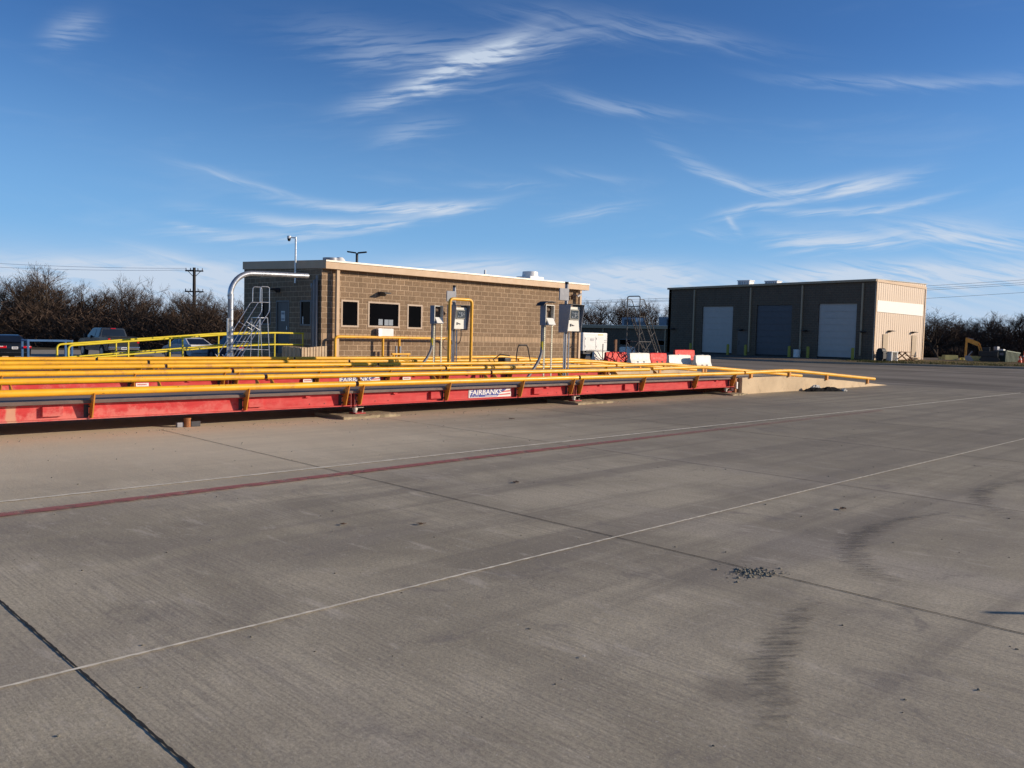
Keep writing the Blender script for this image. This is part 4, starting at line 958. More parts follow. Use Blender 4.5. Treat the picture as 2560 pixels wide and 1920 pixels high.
# ------------------------------------------------------------------ rolling ladders
def ladder_left():
    t = thing('rolling_ladder', 'silver rolling step ladder beside the gooseneck pipe and yellow railing', 'rolling ladder', (13.9, 26.3, 0)); o_ = (13.9, 26.3, 0)
    k = 1.575; px = 14.15; pz = 1.955
    for y, dx in ((26.3, 0.0), (26.82, 0.0)):
        hr = [(14.48, y, 2.47), (14.06, y, 2.47), (12.70, y, 2.47-1.36*1.575+0.05)]
        MB().tube(roundpath(hr, 0.08), 0.013, 8).build('handrail', 'alu', t, o_, smooth=True)
        lp = [(14.12, y, 2.47), (14.13, y, 3.0), (14.46, y, 3.0), (14.47, y, 2.18), (13.05, y, 2.18-1.42*1.575+0.08)]
        MB().tube(roundpath(lp, 0.09), 0.014, 8).build('guard_loop', 'alu', t, o_, smooth=True)
        MB().tube([(px, y, pz), (px-pz/k+0.03, y, 0.06)], 0.016, 8).build('stringer', 'alu', t, o_, smooth=True)
        MB().tube([(14.40, y, pz), (14.52, y, 0.06)], 0.015, 8).build('leg', 'alu', t, o_, smooth=True)
        MB().tube([(14.10, y, 1.9), (14.05, y, 0.06)], 0.013, 8).build('leg', 'alu', t, o_, smooth=True)
        MB().tube([(13.40, y, 0.88), (14.47, y, 0.86)], 0.012, 8).build('brace', 'alu', t, o_, smooth=True)
        MB().tube([(13.62, y, 1.80), (14.12, y, 1.52)], 0.012, 8).build('brace', 'alu', t, o_, smooth=True)
        MB().tube([(12.78, y, 0.7), (13.25, y, 0.25)], 0.012, 8).build('brace', 'alu', t, o_, smooth=True)
        for wx in (12.98, 14.50): MB().tube([(wx, y-0.02, 0.06), (wx, y+0.02, 0.06)], 0.06, 12).build('caster', 'tyre', t, o_, smooth=True)
    for i in range(7):
        z = pz-0.01-i*0.27; x = px-(pz-z)/k
        MB().cbox(x-0.10, x+0.10, 26.31, 26.81, z-0.012, z, 0.004).build('step', 'alu', t, o_)
    MB().cbox(px-0.02, 14.42, 26.31, 26.81, pz-0.015, pz+0.005, 0.004).build('platform', 'alu', t, o_)
    return t
ladder_left()
def ladder_right():
    t = thing('rolling_ladder', 'tall dark steel warehouse ladder standing among the red and white barriers', 'rolling ladder', (42.0, 31.2, 0)); o_ = (42.0, 31.2, 0)
    ys2 = (31.2, 32.15); m_ = 'ladder_steel'; r_ = 0.032
    P = roundpath([(41.98, 32.15, 2.85), (41.98, 32.15, 4.12), (41.98, 31.2, 4.12), (41.98, 31.2, 2.85)], 0.14); MB().tube(P, r_, 8).build('guard_loop', m_, t, o_, smooth=True)
    MB().tube([(41.98, 31.2, 3.5), (41.98, 32.15, 3.5)], r_*0.8, 8).build('guard_bar', m_, t, o_, smooth=True)
    for y in ys2:
        MB().tube([(42.02, y, 2.9), (41.98, y, 0.05)], r_, 8).build('leg', m_, t, o_, smooth=True)
        MB().tube([(42.38, y, 2.87), (44.18, y, 0.1)], r_, 8).build('stringer', m_, t, o_, smooth=True)
        MB().tube([(42.62, y, 2.87), (44.42, y, 0.1)], r_*0.8, 8).build('stringer', m_, t, o_, smooth=True)
        MB().tube(roundpath([(41.98, y, 3.93), (42.40, y, 3.93), (44.42, y, 0.55)], 0.08), r_*0.8, 8).build('handrail', m_, t, o_, smooth=True)
        MB().tube([(43.15, y, 1.65), (43.60, y, 1.95)], r_*0.7, 6).build('brace', m_, t, o_, smooth=True)
        MB().tube([(42.0, y, 1.34), (43.25, y, 1.34)], r_*0.8, 6).build('brace', m_, t, o_, smooth=True)
        MB().tube([(42.0, y, 0.2), (43.25, y, 1.34)], r_*0.7, 6).build('brace', m_, t, o_, smooth=True)
        MB().tube([(42.0, y, 1.3), (43.9, y, 0.15)], r_*0.7, 6).build('brace', m_, t, o_, smooth=True)
        MB().tube([(44.42, y, 0.55), (44.2, y, 0.12)], r_*0.7, 6).build('brace', m_, t, o_, smooth=True)
        for wx in (42.0, 44.2): MB().tube([(wx, y-0.03, 0.08), (wx, y+0.03, 0.08)], 0.08, 12).build('caster', 'tyre', t, o_, smooth=True)
    MB().tube([(42.0, 31.2, 1.3), (42.0, 32.15, 0.2)], r_*0.7, 6).build('brace', m_, t, o_, smooth=True)
    MB().tube([(42.0, 32.15, 1.3), (42.0, 31.2, 0.2)], r_*0.7, 6).build('brace', m_, t, o_, smooth=True)
    MB().tube([(42.0, 31.2, 1.34), (42.0, 32.15, 1.34)], r_*0.7, 6).build('brace', m_, t, o_, smooth=True)
    for i in range(10):
        z = 2.87-i*0.28; x = 42.5+(2.87-z)*0.65; MB().box(x-0.12, x+0.12, 31.22, 32.13, z-0.02, z-0.004).build('step', m_, t, o_)
    MB().box(42.0, 42.5, 31.22, 32.13, 2.87, 2.885).build('platform', m_, t, o_)
    MB().cbox(43.92, 43.98, 31.165, 31.19, 0.25, 0.75, 0.01).build('white_tag', 'sign_white', t, o_)
    return t
ladder_right()

# ------------------------------------------------------------------ kiosks between the scales
def terminal(label, X, Y, with_cable_loop):
    t = thing('weigh_terminal', label, 'terminal', (X, Y, 0), 0, 'gray weighing terminals on steel posts')
    MB().tube([(0, 0, 0), (0, 0, 3.13)], 0.052, 14).build('pole', 'steel_gray', t, smooth=True)
    MB().tube([(0, 0, 3.10), (0, 0, 3.17)], 0.056, 14).build('pole_cap', 'black', t, smooth=True)
    build_each(MB().tube([(0.075, -0.07, 0), (0.075, -0.07, 1.7)], 0.022, 8).tube([(-0.09, -0.03, 0), (-0.09, -0.03, 1.7)], 0.018, 8), 'conduit', 'galv', t, smooth=True)
    MB().cbox(-0.17, 0.17, -0.17, 0.17, 0, 0.02, 0.005).build('base_plate', 'steel_gray', t)
    MB().cbox(-0.40, 0.0, -0.10, -0.06, 2.62, 2.97, 0.006).build('back_plate', 'cab_gray', t)
    cb = MB().cbox(-0.20, 0.33, -0.26, 0.0, 1.73, 2.45, 0.012).build('cabinet', 'cab_white', t)
    fr = MB().cbox(-0.135, 0.265, -0.285, -0.262, 2.06, 2.37, 0.006).build('screen_bezel', 'screen_frame', t)
    sc2 = MB().box(-0.10, 0.225, -0.291, -0.2865, 2.10, 2.335).build('screen', 'screen', fr)
    rn = random.Random(3); mk = MB()
    for i in range(26):
        a = rn.uniform(-0.085, 0.18); z = rn.choice((2.13, 2.155, 2.18, 2.205, 2.235, 2.26, 2.285)); w_ = rn.uniform(0.01, 0.05); mk.box(a, a+w_, -0.2935, -0.2915, z, z+0.012)
    mk.build('display_marks', 'screen_mark', fr)
    MB().cbox(-0.09, -0.055, -0.285, -0.262, 1.87, 1.95, 0.005).build('handle', 'screen_frame', cb)
    MB().prism([(-0.02, 1.93), (0.09, 1.895), (0.04, 1.88), (-0.02, 1.90)], 'y', -0.275, -0.262).build('keyhole_shadow', 'steel_dark', cb)  # dark sliver modelled as the shadow at the keyhole
    for x0 in (-0.245, 0.352):
        MB().prism([(0.06, 1.70), (-0.285, 1.70), (-0.40, 2.50), (0.06, 2.50)], 'x', x0, x0+0.012).build('side_shield', 'cab_gray', t)
    MB().prism([(0.06, 2.50), (-0.41, 2.50), (-0.41, 2.515), (0.06, 2.515)], 'x', -0.25, 0.37).build('top_shield', 'steel_dark', t)
    MB().box(-0.25, 0.37, 0.0, 0.06, 1.685, 1.698).build('bottom_shelf', 'cab_gray', t)
    P = [(0.22, -0.12, 1.73), (0.24, -0.12, 1.50), (0.20, -0.10, 1.30), (0.10, -0.08, 1.22), (0.05, -0.06, 1.30)]
    MB().tube(roundpath(P, 0.1, 6), 0.013, 8).build('cable', 'cable', t, smooth=True)
    if with_cable_loop:
        P = arc((-0.30, -0.05, 1.22), 0.2, -60, 240, 16, (0.5, 0, 0.87), (-0.87, 0, 0.5)); MB().tube(P, 0.011, 8).tube([(-0.22, 0, 1.05), (-0.20, 0.0, 0.1)], 0.011, 8).build('cable', 'cable', t, smooth=True)
    return t
T1 = terminal('gray weighing terminal on a post framed by the orange hoop guard', 18.44, 21.3, True)
T2 = dup(T1, (18.62, 16.5, 0), label='gray weighing terminal on the right hand post, between front and middle scales')
for ch in list(T2.children):
    if ch.name.startswith('cable') and min(v.co.z for v in ch.data.vertices) < 0.5: bpy.data.objects.remove(ch)
T2.scale = (1, 1, 1.0)
def strut(mb, x, y, z1):
    # slotted channel built as two flanges with rungs, so that light shows between
    mb.box(x-0.021, x-0.013, y-0.012, y+0.012, 0, z1); mb.box(x+0.013, x+0.021, y-0.012, y+0.012, 0, z1)
    z = 0.03
    while z < z1: mb.box(x-0.013, x+0.013, y-0.010, y-0.004, z, z+0.028); z += 0.055
def ticket(label, X, Y):
    t = thing('ticket_printer', label, 'ticket printer', (X, Y, 0), 0, 'ticket printers on slotted struts')
    h = MB().box(0.0, 0.355, -0.02, 0.0, 1.88, 2.46); h.box(0.0, 0.018, -0.22, -0.02, 1.88, 2.46); h.box(0.337, 0.355, -0.22, -0.02, 1.88, 2.46); h.box(0.018, 0.337, -0.22, -0.02, 2.44, 2.46); h.box(0.018, 0.337, -0.22, -0.02, 1.88, 1.895)
    hs = h.build('housing', 'cab_white', t)
    MB().box(-0.006, -0.001, -0.22, 0.0, 1.875, 2.465).build('side_shade', 'cab_gray', t)  # thin gray sheet: shade on the white housing's left side, put in as colour
    MB().box(0.019, 0.336, -0.10, -0.0205, 1.90, 2.435).build('mechanism', 'inside', hs)
    MB().tube([(0.09, -0.13, 2.32), (0.2, -0.13, 2.32)], 0.055, 12).build('paper_roll', 'inside', hs, smooth=True)
    MB().prism([(-0.24, 1.90), (-0.31, 1.90), (-0.20, 2.09), (-0.16, 2.09)], 'x', 0.05, 0.33).build('chute', 'paper', t)
    s = MB(); strut(s, 0.09, -0.1, 1.88); s.build('strut', 'strut', t)
    s = MB(); strut(s, 0.21, 0.0, 1.88); s.build('strut', 'steel_dark', t)
    s = MB(); strut(s, 0.40, -0.1, 2.0); s.build('strut', 'strut', t)
    P = [(0.055, -0.05, 1.88), (0.055, -0.05, 1.30), (0.03, -0.05, 1.05), (-0.10, -0.05, 0.82), (-0.33, -0.05, 0.57), (-0.55, -0.05, 0.35), (-0.8, -0.05, 0.28)]
    MB().tube(roundpath(P, 0.25, 5), 0.042, 12).build('conduit', 'conduit', t, smooth=True)
    MB().tube([(0.052, -0.05, 1.18), (0.055, -0.05, 1.42)], 0.045, 12).build('yellow_band', 'rail_yellow', t, smooth=True)
    return t
K1 = ticket('ticket printer on slotted struts standing left of the orange hoop guard', 17.43, 21.3)
K2 = dup(K1, (17.52, 16.5, 0), label='ticket printer with curved dark awning, between the front and middle scales')
aw = MB(); pts = [(-0.24, 2.43), (-0.18, 2.50), (-0.05, 2.55), (0.12, 2.56), (0.26, 2.53)]
for (a, b), (c, d) in zip(pts[:-1], pts[1:]): aw.add([(a, -0.36, b), (c, -0.36, d), (c, -0.05, d), (a, -0.05, b), (a, -0.36, b-0.012), (c, -0.36, d-0.012), (c, -0.05, d-0.012), (a, -0.05, b-0.012)], [(0,1,2,3),(4,7,6,5),(0,4,5,1),(1,5,6,2),(2,6,7,3),(3,7,4,0)])
aw.build('awning', 'steel_dark', K2)
for S, dx, dz in ((K2, 0.47, 2.06), (K1, 0.47, 2.20)):
    MB().obox((dx, -0.06, dz), (0.7, 0, 0.7), (0, 1, 0), (-0.7, 0, 0.7), 0.085, 0.04, 0.055).build('reader_box', 'brown_box', S)
t = thing('hoop_guard', 'tall orange hoop guard standing in front of the left weighing terminal', 'guard', (18.37, 20.9, 0))
MB().tube(roundpath([(-0.46, 0, 0), (-0.46, 0, 2.70), (0.50, 0, 2.70), (0.50, 0, 0)], 0.14, 6), 0.052, 14).build('hoop', 'yellow_pipe', t, smooth=True)
for x in (-0.46, 0.50): MB().cbox(x-0.12, x+0.12, -0.12, 0.12, 0, 0.02, 0.004).build('base_plate', 'bracket', t)
t = thing('floor_conduit', 'gray conduit with yellow band running along the ground between rear scales', 'conduit', (13.5, 21.2, 0))
MB().tube(roundpath([(-2.2, 0, 0.36), (2.6, 0, 0.36), (3.1, 0, 0.30)], 0.2), 0.045, 12).build('pipe', 'conduit', t, smooth=True)
MB().tube([(1.3, 0, 0.36), (1.7, 0, 0.36)], 0.048, 12).build('yellow_band', 'rail_yellow', t, smooth=True)
for x in (-1.8, 0, 1.9): MB().box(x-0.03, x+0.03, -0.05, 0.05, 0, 0.32).build('support', 'steel_dark', t)
# pressure washer cart
t = thing('engine_cart', 'small black engine cart with looped handle between the middle and rear scales', 'cart', (21.3, 21.2, 0))
MB().tube(roundpath([(0.0, 0, 0.3), (0.05, 0, 0.95), (0.12, 0, 1.22), (0.58, 0, 1.22), (0.66, 0, 0.95), (0.86, 0, 0.3)], 0.12), 0.02, 8).build('handle', 'black', t, smooth=True)
MB().tube([(0.14, 0, 1.22), (0.56, 0, 1.22)], 0.028, 8).build('grip', 'black', t, smooth=True)
MB().cbox(-0.9, -0.1, -0.25, 0.25, 0.18, 0.58, 0.05).build('engine', 'steel_dark', t); MB().cbox(-0.72, -0.40, -0.18, 0.18, 0.58, 0.78, 0.04).build('tank', 'black', t)
MB().tube([(-0.9, 0, 0.5), (-1.2, -0.1, 0.72), (-0.9, -0.15, 0.9), (-0.5, -0.2, 0.84)], 0.02, 8).build('hose', 'black', t, smooth=True)
for x in (-0.75, 0.0):
    for y in (-0.3, 0.3): MB().tube([(x, y-0.04, 0.16), (x, y+0.04, 0.16)], 0.16, 14).build('wheel', 'tyre', t, smooth=True)
MB().box(-0.9, 0.6, -0.27, -0.23, 0.15, 0.19).box(-0.9, 0.6, 0.23, 0.27, 0.15, 0.19).build('frame', 'steel_dark', t)

# ------------------------------------------------------------------ large service building and low wing
PZ = 0.25
def building_two():
    X0, Y0, X1, Y1 = 69.745, 28.208, 80.8, 48.35; org = (X0, Y0, PZ)
    t = thing('service_building', 'large tan service building with three roller doors and a sunlit ribbed end', 'building', org)
    doors = [(29.66, 32.95, 4.62, 'door_white'), (35.38, 38.78, 4.55, 'door_blue'), (41.19, 44.47, 4.45, 'door_white')]
    w = MB(); cuts = sorted([Y0, Y1] + [d for q in doors for d in q[:2]]); th = 0.3
    roofz = lambda y: 6.86-(y-Y0)*0.0155
    i = 0
    for a, b in zip(cuts[:-1], cuts[1:]):
        dd = [q for q in doors if q[0] == a]
        zb = dd[0][2] + PZ if dd else 0.0
        w.add([(X0, a, zb), (X0, b, zb), (X0, b, roofz(b)), (X0, a, roofz(a)), (X0+th, a, zb), (X0+th, b, zb), (X0+th, b, roofz(b)), (X0+th, a, roofz(a))], [(0,1,2,3),(7,6,5,4),(0,4,5,1),(1,5,6,2),(2,6,7,3),(3,7,4,0)])
    w.box(X1-0.3, X1, Y0+0.02, Y1, 0, 6.6); w.box(X0, X1, Y1-0.3, Y1-0.001, 0, 6.4)
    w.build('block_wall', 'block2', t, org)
    e = MB().add([(X0+0.0, Y0-0.06, 0.0), (X1, Y0-0.06, 0.0), (X1, Y0-0.06, 7.08), (X0, Y0-0.06, 6.84), (X0, Y0-0.004, 0.0), (X1, Y0-0.004, 0.0), (X1, Y0-0.004, 7.08), (X0, Y0-0.004, 6.84)], [(0,1,2,3),(7,6,5,4),(0,4,5,1),(1,5,6,2),(2,6,7,3),(3,7,4,0)])
    ew = e.build('end_wall', 'corr', t, org)
    rb = MB(); x = X0+0.15
    while x < X1-0.05: rb.prism([(x-0.09, Y0-0.065), (x-0.05, Y0-0.084), (x+0.05, Y0-0.084), (x+0.09, Y0-0.065)], 'z', PZ, 6.80+(x-X0)*0.0217); x += 0.457
    rb.build('rib', 'corr', ew, org)
    r_ = MB().add([(X0-0.12, Y0-0.14, 6.86), (X1+0.1, Y0-0.14, 7.12), (X1+0.1, Y1+0.05, 6.85), (X0-0.12, Y1+0.05, 6.55), (X0-0.12, Y0-0.14, 6.80), (X1+0.1, Y0-0.14, 7.06), (X1+0.1, Y1+0.05, 6.79), (X0-0.12, Y1+0.05, 6.49)], [(0,1,2,3),(4,7,6,5),(0,4,5,1),(1,5,6,2),(2,6,7,3),(3,7,4,0)])
    ro = r_.build('roof', 'roof', t, org)
    gt = MB().add([(X0-0.26, Y0-0.12, 6.66), (X0-0.26, Y1+0.05, 6.36), (X0-0.26, Y1+0.05, 6.54), (X0-0.26, Y0-0.12, 6.85), (X0-0.125, Y0-0.12, 6.66), (X0-0.125, Y1+0.05, 6.36), (X0-0.125, Y1+0.05, 6.54), (X0-0.125, Y0-0.12, 6.85)], [(0,1,2,3),(7,6,5,4),(0,4,5,1),(1,5,6,2),(2,6,7,3),(3,7,4,0)])
    gt.build('gutter', 'door_tan', ro, org)
    for y in (29.2, 34.45, 39.4, 45.36): MB().box(X0-0.14, X0-0.01, y-0.07, y+0.07, PZ+0.3, 6.55-(y-Y0)*0.0155).build('downspout', 'door_tan', t, org)
    for (a, b, h, m_) in doors:
        d = MB().box(X0+0.16, X0+0.20, a, b, PZ, PZ+h+0.1); z = PZ+0.05
        while z < PZ+h: d.box(X0+0.120, X0+0.159, a+0.02, b-0.02, z, min(z+0.50, PZ+h+0.05)); z += 0.56
        d.build('roller_door', m_, t, org)
        MB().box(X0+0.10, X0+0.145, a, b, PZ-0.05, PZ+0.12).build('door_seal', 'black', t, org)
    pd = MB().box(X0-0.012, X0-0.002, 39.6, 40.6, PZ, PZ+2.15).build('side_door', 'door_gray', t, org); MB().box(X0-0.03, X0-0.0125, 40.42, 40.47, PZ+0.9, PZ+1.3).build('handle', 'black', pd, org)
    sg = MB().add([(69.98, Y0-0.125, 4.20), (80.18, Y0-0.125, 4.17), (80.18, Y0-0.125, 5.20), (69.98, Y0-0.125, 5.13), (69.98, Y0-0.111, 4.20), (80.18, Y0-0.111, 4.17), (80.18, Y0-0.111, 5.20), (69.98, Y0-0.111, 5.13)], [(0,1,2,3),(7,6,5,4),(0,4,5,1),(1,5,6,2),(2,6,7,3),(3,7,4,0)])
    sg.build('light_panel', 'sign_cream', t, org)
    for a in (71.5, 77.95): MB().box(a, a+1.05, Y0-0.13, Y0-0.112, PZ+0.05, 2.40).build('end_door', 'door_tan', t, org)
    MB().box(X0-0.02, X1, Y0-0.13, Y0-0.115, 6.62, 6.83).build('eave_trim', 'tan', ro, org)
    for a in (X0-0.02, X1-0.16): MB().box(a, a+0.18, Y0-0.128, Y0-0.1125, 0.2, 6.61).build('corner_trim', 'tan', ew, org)
    return t
building_two()
for i, (x, l) in enumerate(((72.75, 'left wall light above a door on the sunlit ribbed end wall'), (77.95, 'right wall light above a door on the sunlit ribbed end wall'))): wall_light('', l, (x, 28.08, 2.66), 0, 1.6)
for i, (y, l) in enumerate(((47.6, 'small light at the far left of the shaded roller door wall'), (40.2, 'small light between the left and the middle roller doors'), (34.0, 'small light between the middle and the right roller doors'), (29.0, 'small light right of the right roller door near the corner'))):
    wall_light('', l, (69.6, y, 2.55), R(-90), 1.3)
for i, (x, y, l) in enumerate(((68.6, 44.9, 'left post of the leftmost roller door'), (68.6, 40.9, 'right post of the leftmost roller door'), (68.6, 39.1, 'left post of the dark blue roller door'), (68.6, 34.9, 'right post of the dark blue roller door'), (68.6, 33.2, 'left post of the rightmost roller door'), (68.6, 29.35, 'right post of the rightmost roller door'))):
    t = thing('bollard', 'yellow steel bollard, ' + l, 'bollard', (x, y, PZ-0.02), 0, 'yellow door bollards')
    MB().tube([(0, 0, 0), (0, 0, 0.92)], 0.125, 14).tube([(0, 0, 0.92), (0, 0, 0.97)], 0.12, 14, r2=0.06).build('post', 'bollard_yellow', t, smooth=True)
t = thing('drum', 'white plastic drum beside the bollard right of the dark roller door', 'drum', (68.9, 34.35, PZ-0.02))
MB().tube([(0, 0, 0), (0, 0, 0.06), (0, 0, 0.6), (0, 0, 0.68)], 0.30, 16).build('body', 'white_metal', t, smooth=True); MB().tube([(0.12, 0, 0.68), (0.12, 0, 0.72)], 0.05, 10).build('cap', 'cab_gray', t, smooth=True)
for i, (y, h, l) in enumerate(((41.4, 0.55, 'larger louvred white vent on the service building roof'), (38.6, 0.42, 'smaller louvred white vent on the service building roof'))):
    x = 72.2; t = thing('roof_vent', l, 'roof vent', (x, y, 6.72), 0, 'louvred roof vents')
    MB().cbox(-0.45, 0.45, -0.62, 0.62, 0, h*0.8, 0.05).build('housing', 'white_metal', t)
    lv = MB()
    for k in range(6): lv.box(-0.47, -0.455, -0.5+k*0.18, -0.42+k*0.18, 0.06, h*0.7)
    lv.build('louvre', 'steel_gray', t); MB().cbox(-0.50, 0.50, -0.67, 0.67, h*0.8, h*0.95, 0.02).build('cap', 'white_metal', t)
def building_three():
    X0 = 69.95; Y0, Y1 = 48.36, 75; org = (X0, Y0, 0)
    t = thing('low_building', 'low dark flat roofed wing joined to the left of the service building', 'building', org)
    w = MB(); holes = [(48.6, 49.6, 0.88, 1.36), (53.1, 54.4, 0.80, 1.34)]; cuts = sorted([Y0, Y1]+[h for q in holes for h in q[:2]])
    for a, b in zip(cuts[:-1], cuts[1:]):
        q = [h for h in holes if h[0] == a]
        if q: w.box(X0, X0+0.3, a, b, -0.7, q[0][2]); w.box(X0, X0+0.3, a, b, q[0][3], 2.6)
        else: w.box(X0, X0+0.3, a, b, -0.7, 2.6)
    w.box(X0+10, X0+10.3, Y0+0.3, Y1, -0.7, 2.6); w.box(X0+0.3, X0+10, Y1-0.3, Y1, -0.7, 2.6)
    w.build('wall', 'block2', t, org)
    for (a, b, c, d) in holes:
        fo = MB().box(X0-0.03, X0+0.02, a-0.05, b+0.05, d, d+0.07).box(X0-0.03, X0+0.02, a-0.05, b+0.05, c-0.07, c).build('window', 'frame_dark', t, org); MB().box(X0+0.08, X0+0.1, a, b, c, d).build('pane', 'glass', fo, org)
    ro = MB().box(X0-0.25, X0+10.5, Y0+0.0, Y1, 2.62, 2.74).build('roof', 'roof', t, org)
    MB().box(X0-0.28, X0-0.255, Y0, Y1, 2.50, 2.80).build('fascia', 'door_tan', ro, org); MB().box(X0-0.30, X0-0.2, Y0, Y1, 2.80, 2.84).build('drip_edge', 'roof_cap', ro, org)
    for y in (48.7, 56.6): MB().box(X0-0.14, X0-0.01, y-0.06, y+0.06, 0.1, 2.49).build('downspout', 'door_tan', t, org)
building_three()
for (y, w_, h, l) in ((55.0, 1.0, 0.95, 'blocky gray rooftop unit with pale box on the low wing'), (49.9, 1.3, 1.0, 'blocky gray rooftop unit nearest the tall service building')):
    t = thing('rooftop_unit', l, 'rooftop unit', (73.0, y, 2.75), 0, 'rooftop units on the low wing')
    MB().cbox(-0.8, 0.8, -w_, w_, 0, h, 0.04).build('casing', 'equip_blue', t)
    gl = MB()
    for k in range(7): gl.box(-0.815, -0.8, -w_+0.15+k*0.22, -w_+0.30+k*0.22, 0.15, h-0.2)
    gl.build('grille', 'steel_dark', t)
    if y > 52: MB().cbox(-1.3, -0.9, -1.9, -1.2, 0.45, 0.90, 0.03).build('fan_box', 'white_metal', t)
    else: MB().cbox(-1.2, -0.85, -0.9, -0.5, 0.15, 0.4, 0.03).build('fan_box', 'white_metal', t)
# picnic and barbecue corner
t = thing('folding_table', 'white folding table with dark clutter beside the sunlit ribbed wall', 'table', (70.4, 27.2, PZ-0.05))
MB().cbox(-0.1, 1.35, -0.35, 0.35, 0.72, 0.77, 0.01).build('table_top', 'white_metal', t)
for x in (0.05, 1.2): MB().cbox(x-0.05, x+0.12, -0.3, 0.3, 0, 0.72, 0.01).build('leg', 'white_metal', t)
t = thing('barbecue_grill', 'black covered barbecue grill at the corner of the service building', 'grill', (69.8, 27.5, PZ-0.05))
MB().cbox(-0.35, 0.35, -0.3, 0.3, 0.15, 0.75, 0.04).build('cabinet', 'black', t)
MB().tube([(-0.38, 0, 0.80), (0.38, 0, 0.80)], 0.24, 12).build('lid', 'black', t, smooth=True)
for x in (-0.3, 0.3): MB().tube([(x, -0.25, 0.07), (x, 0.25, 0.07)], 0.07, 10).build('wheel', 'tyre', t, smooth=True)
t = thing('picnic_table', 'dark wooden picnic table in front of the sunlit ribbed wall', 'table', (72.9, 27.0, PZ-0.03))
MB().cbox(-0.95, 0.95, -0.38, 0.38, 0.70, 0.75, 0.01).build('table_top', 'wood', t)
for y in (-0.72, 0.72): MB().cbox(-0.95, 0.95, y-0.13, y+0.13, 0.42, 0.46, 0.01).build('bench', 'wood', t)
for x in (-0.65, 0.65): MB().obox((x, -0.3, 0.36), (1, 0, 0), (0, 1, 0.9), (0, -0.9, 1), 0.04, 0.52, 0.04).obox((x, 0.3, 0.36), (1, 0, 0), (0, -1, 0.9), (0, 0.9, 1), 0.04, 0.52, 0.04).build('leg_frame', 'wood', t)
t = thing('lumber_stack', 'low stack of pale boards lying past the picnic table', 'lumber', (75.2, 26.9, PZ-0.03)); rn = random.Random(2)
for i in range(6): MB().obox((rn.uniform(-.3, .3), rn.uniform(-.3, .3), 0.03+0.045*i), (1, rn.uniform(-.1, .1), 0), (0, 1, 0), (0, 0, 1), rn.uniform(0.8, 1.4), 0.12, 0.02).build('board', 'tan_board', t)

# ------------------------------------------------------------------ barriers, generator
def barrier(label, p0, p1, h, red):
    a = Vector((*p0, 0)); b = Vector((*p1, 0)); d = b-a; L_ = d.length; rz = math.atan2(d.y, d.x)
    t = thing('traffic_barrier', label, 'barrier', (*p0, 0), rz, 'red and white plastic traffic barriers'); m_ = 'barrier_red' if red else 'barrier_white'
    prof = [(-0.23, 0), (-0.23, 0.10), (-0.20, 0.16), (-0.12, 0.32), (-0.09, h-0.04), (-0.06, h), (0.06, h), (0.09, h-0.04), (0.12, 0.32), (0.20, 0.16), (0.23, 0.10), (0.23, 0)]
    n = 9; vs = []; K = len(prof)
    for i in range(n):
        x = 0.03+(L_-0.06)*i/(n-1); f = 1.0 if 0 < i < n-1 else 0.82
        vs += [(x, p[0]*f, p[1]*(1 if f == 1 else 0.97)) for p in prof]
    fs = [(i*K+j, i*K+(j+1) % K, (i+1)*K+(j+1) % K, (i+1)*K+j) for i in range(n-1) for j in range(K)]+[tuple(range(K)), tuple(range((n-1)*K+K-1, (n-1)*K-1, -1))]
    MB().add(vs, fs).build('body', m_, t, smooth=True)
    for x in (L_*0.32, L_*0.62): MB().box(x-0.07, x+0.07, -0.236, -0.225, 0.07, 0.17).build('fork_slot', 'black' if red else 'cab_gray', t)
    MB().tube([(L_*0.5, 0, h-0.005), (L_*0.5, 0, h+0.03)], 0.06, 10).build('filler_cap', m_, t, smooth=True)
    for x in (0.06, L_-0.06): MB().cbox(x-0.035, x+0.035, -0.07, 0.07, 0.14, 0.22, 0.01).cbox(x-0.035, x+0.035, -0.07, 0.07, 0.34, 0.42, 0.01).build('hinge', m_, t)
BH = 0.66
BARR = [('white barrier at the left end of the row, below the white generator', (41.4, 34.3), 1.6, BH, False),
        ('red barrier standing between two white ones left of the dark ladder', (40.8, 32.85), 2.05, BH, True),
        ('white barrier partly behind the legs of the dark ladder', (40.9, 31.1), 1.95, BH, False),
        ('red barrier seen through the lower braces of the dark ladder', (42.9, 31.05), 1.7, BH, True),
        ('long white barrier in front, just right of the dark ladder foot', (38.98, 26.97), 2.08, BH+0.03, False),
        ('white barrier at the right hand end of the front row', (40.64, 26.32), 1.5, BH+0.03, False),
        ('white barrier farther back beside the wooden post', (57.9, 45.0), 2.0, BH+0.1, False),
        ('red barrier farther back, showing above the right white barriers', (52.6, 35.83), 2.5, BH+0.1, True)]
for lb, (x, y), ln, h_, red in BARR: barrier(lb, (x, y), (x+ln*math.cos(R(-2)), y+ln*math.sin(R(-2))), h_, red)
t = thing('wooden_post', 'short brown wooden post behind the white and red barriers', 'post', (46.2, 36.3, 0)); MB().cbox(-0.11, 0.11, -0.06, 0.06, 0, 1.42, 0.02).build('timber', 'wood', t)
for x, y, l in ((41.0, 33.2, 'left'), (41.6, 32.8, 'right')):
    t = thing('marker_stake', f'{l} one of two thin dark stakes above the red barrier', 'stake', (x, y, 0), 0, 'marker stakes'); MB().tube([(0, 0, 0), (0.03, 0.02, 1.15)], 0.03, 6).build('shaft', 'steel_dark', t)
t = thing('generator', 'white boxed generator with hinged doors right of the block building', 'generator', (43.3, 36.3, 0)); t.scale = (1.12, 1.12, 1.02)
MB().cbox(-1.1, 1.15, -0.5, 0.5, 0.62, 1.80, 0.06).build('canopy', 'white_metal', t)
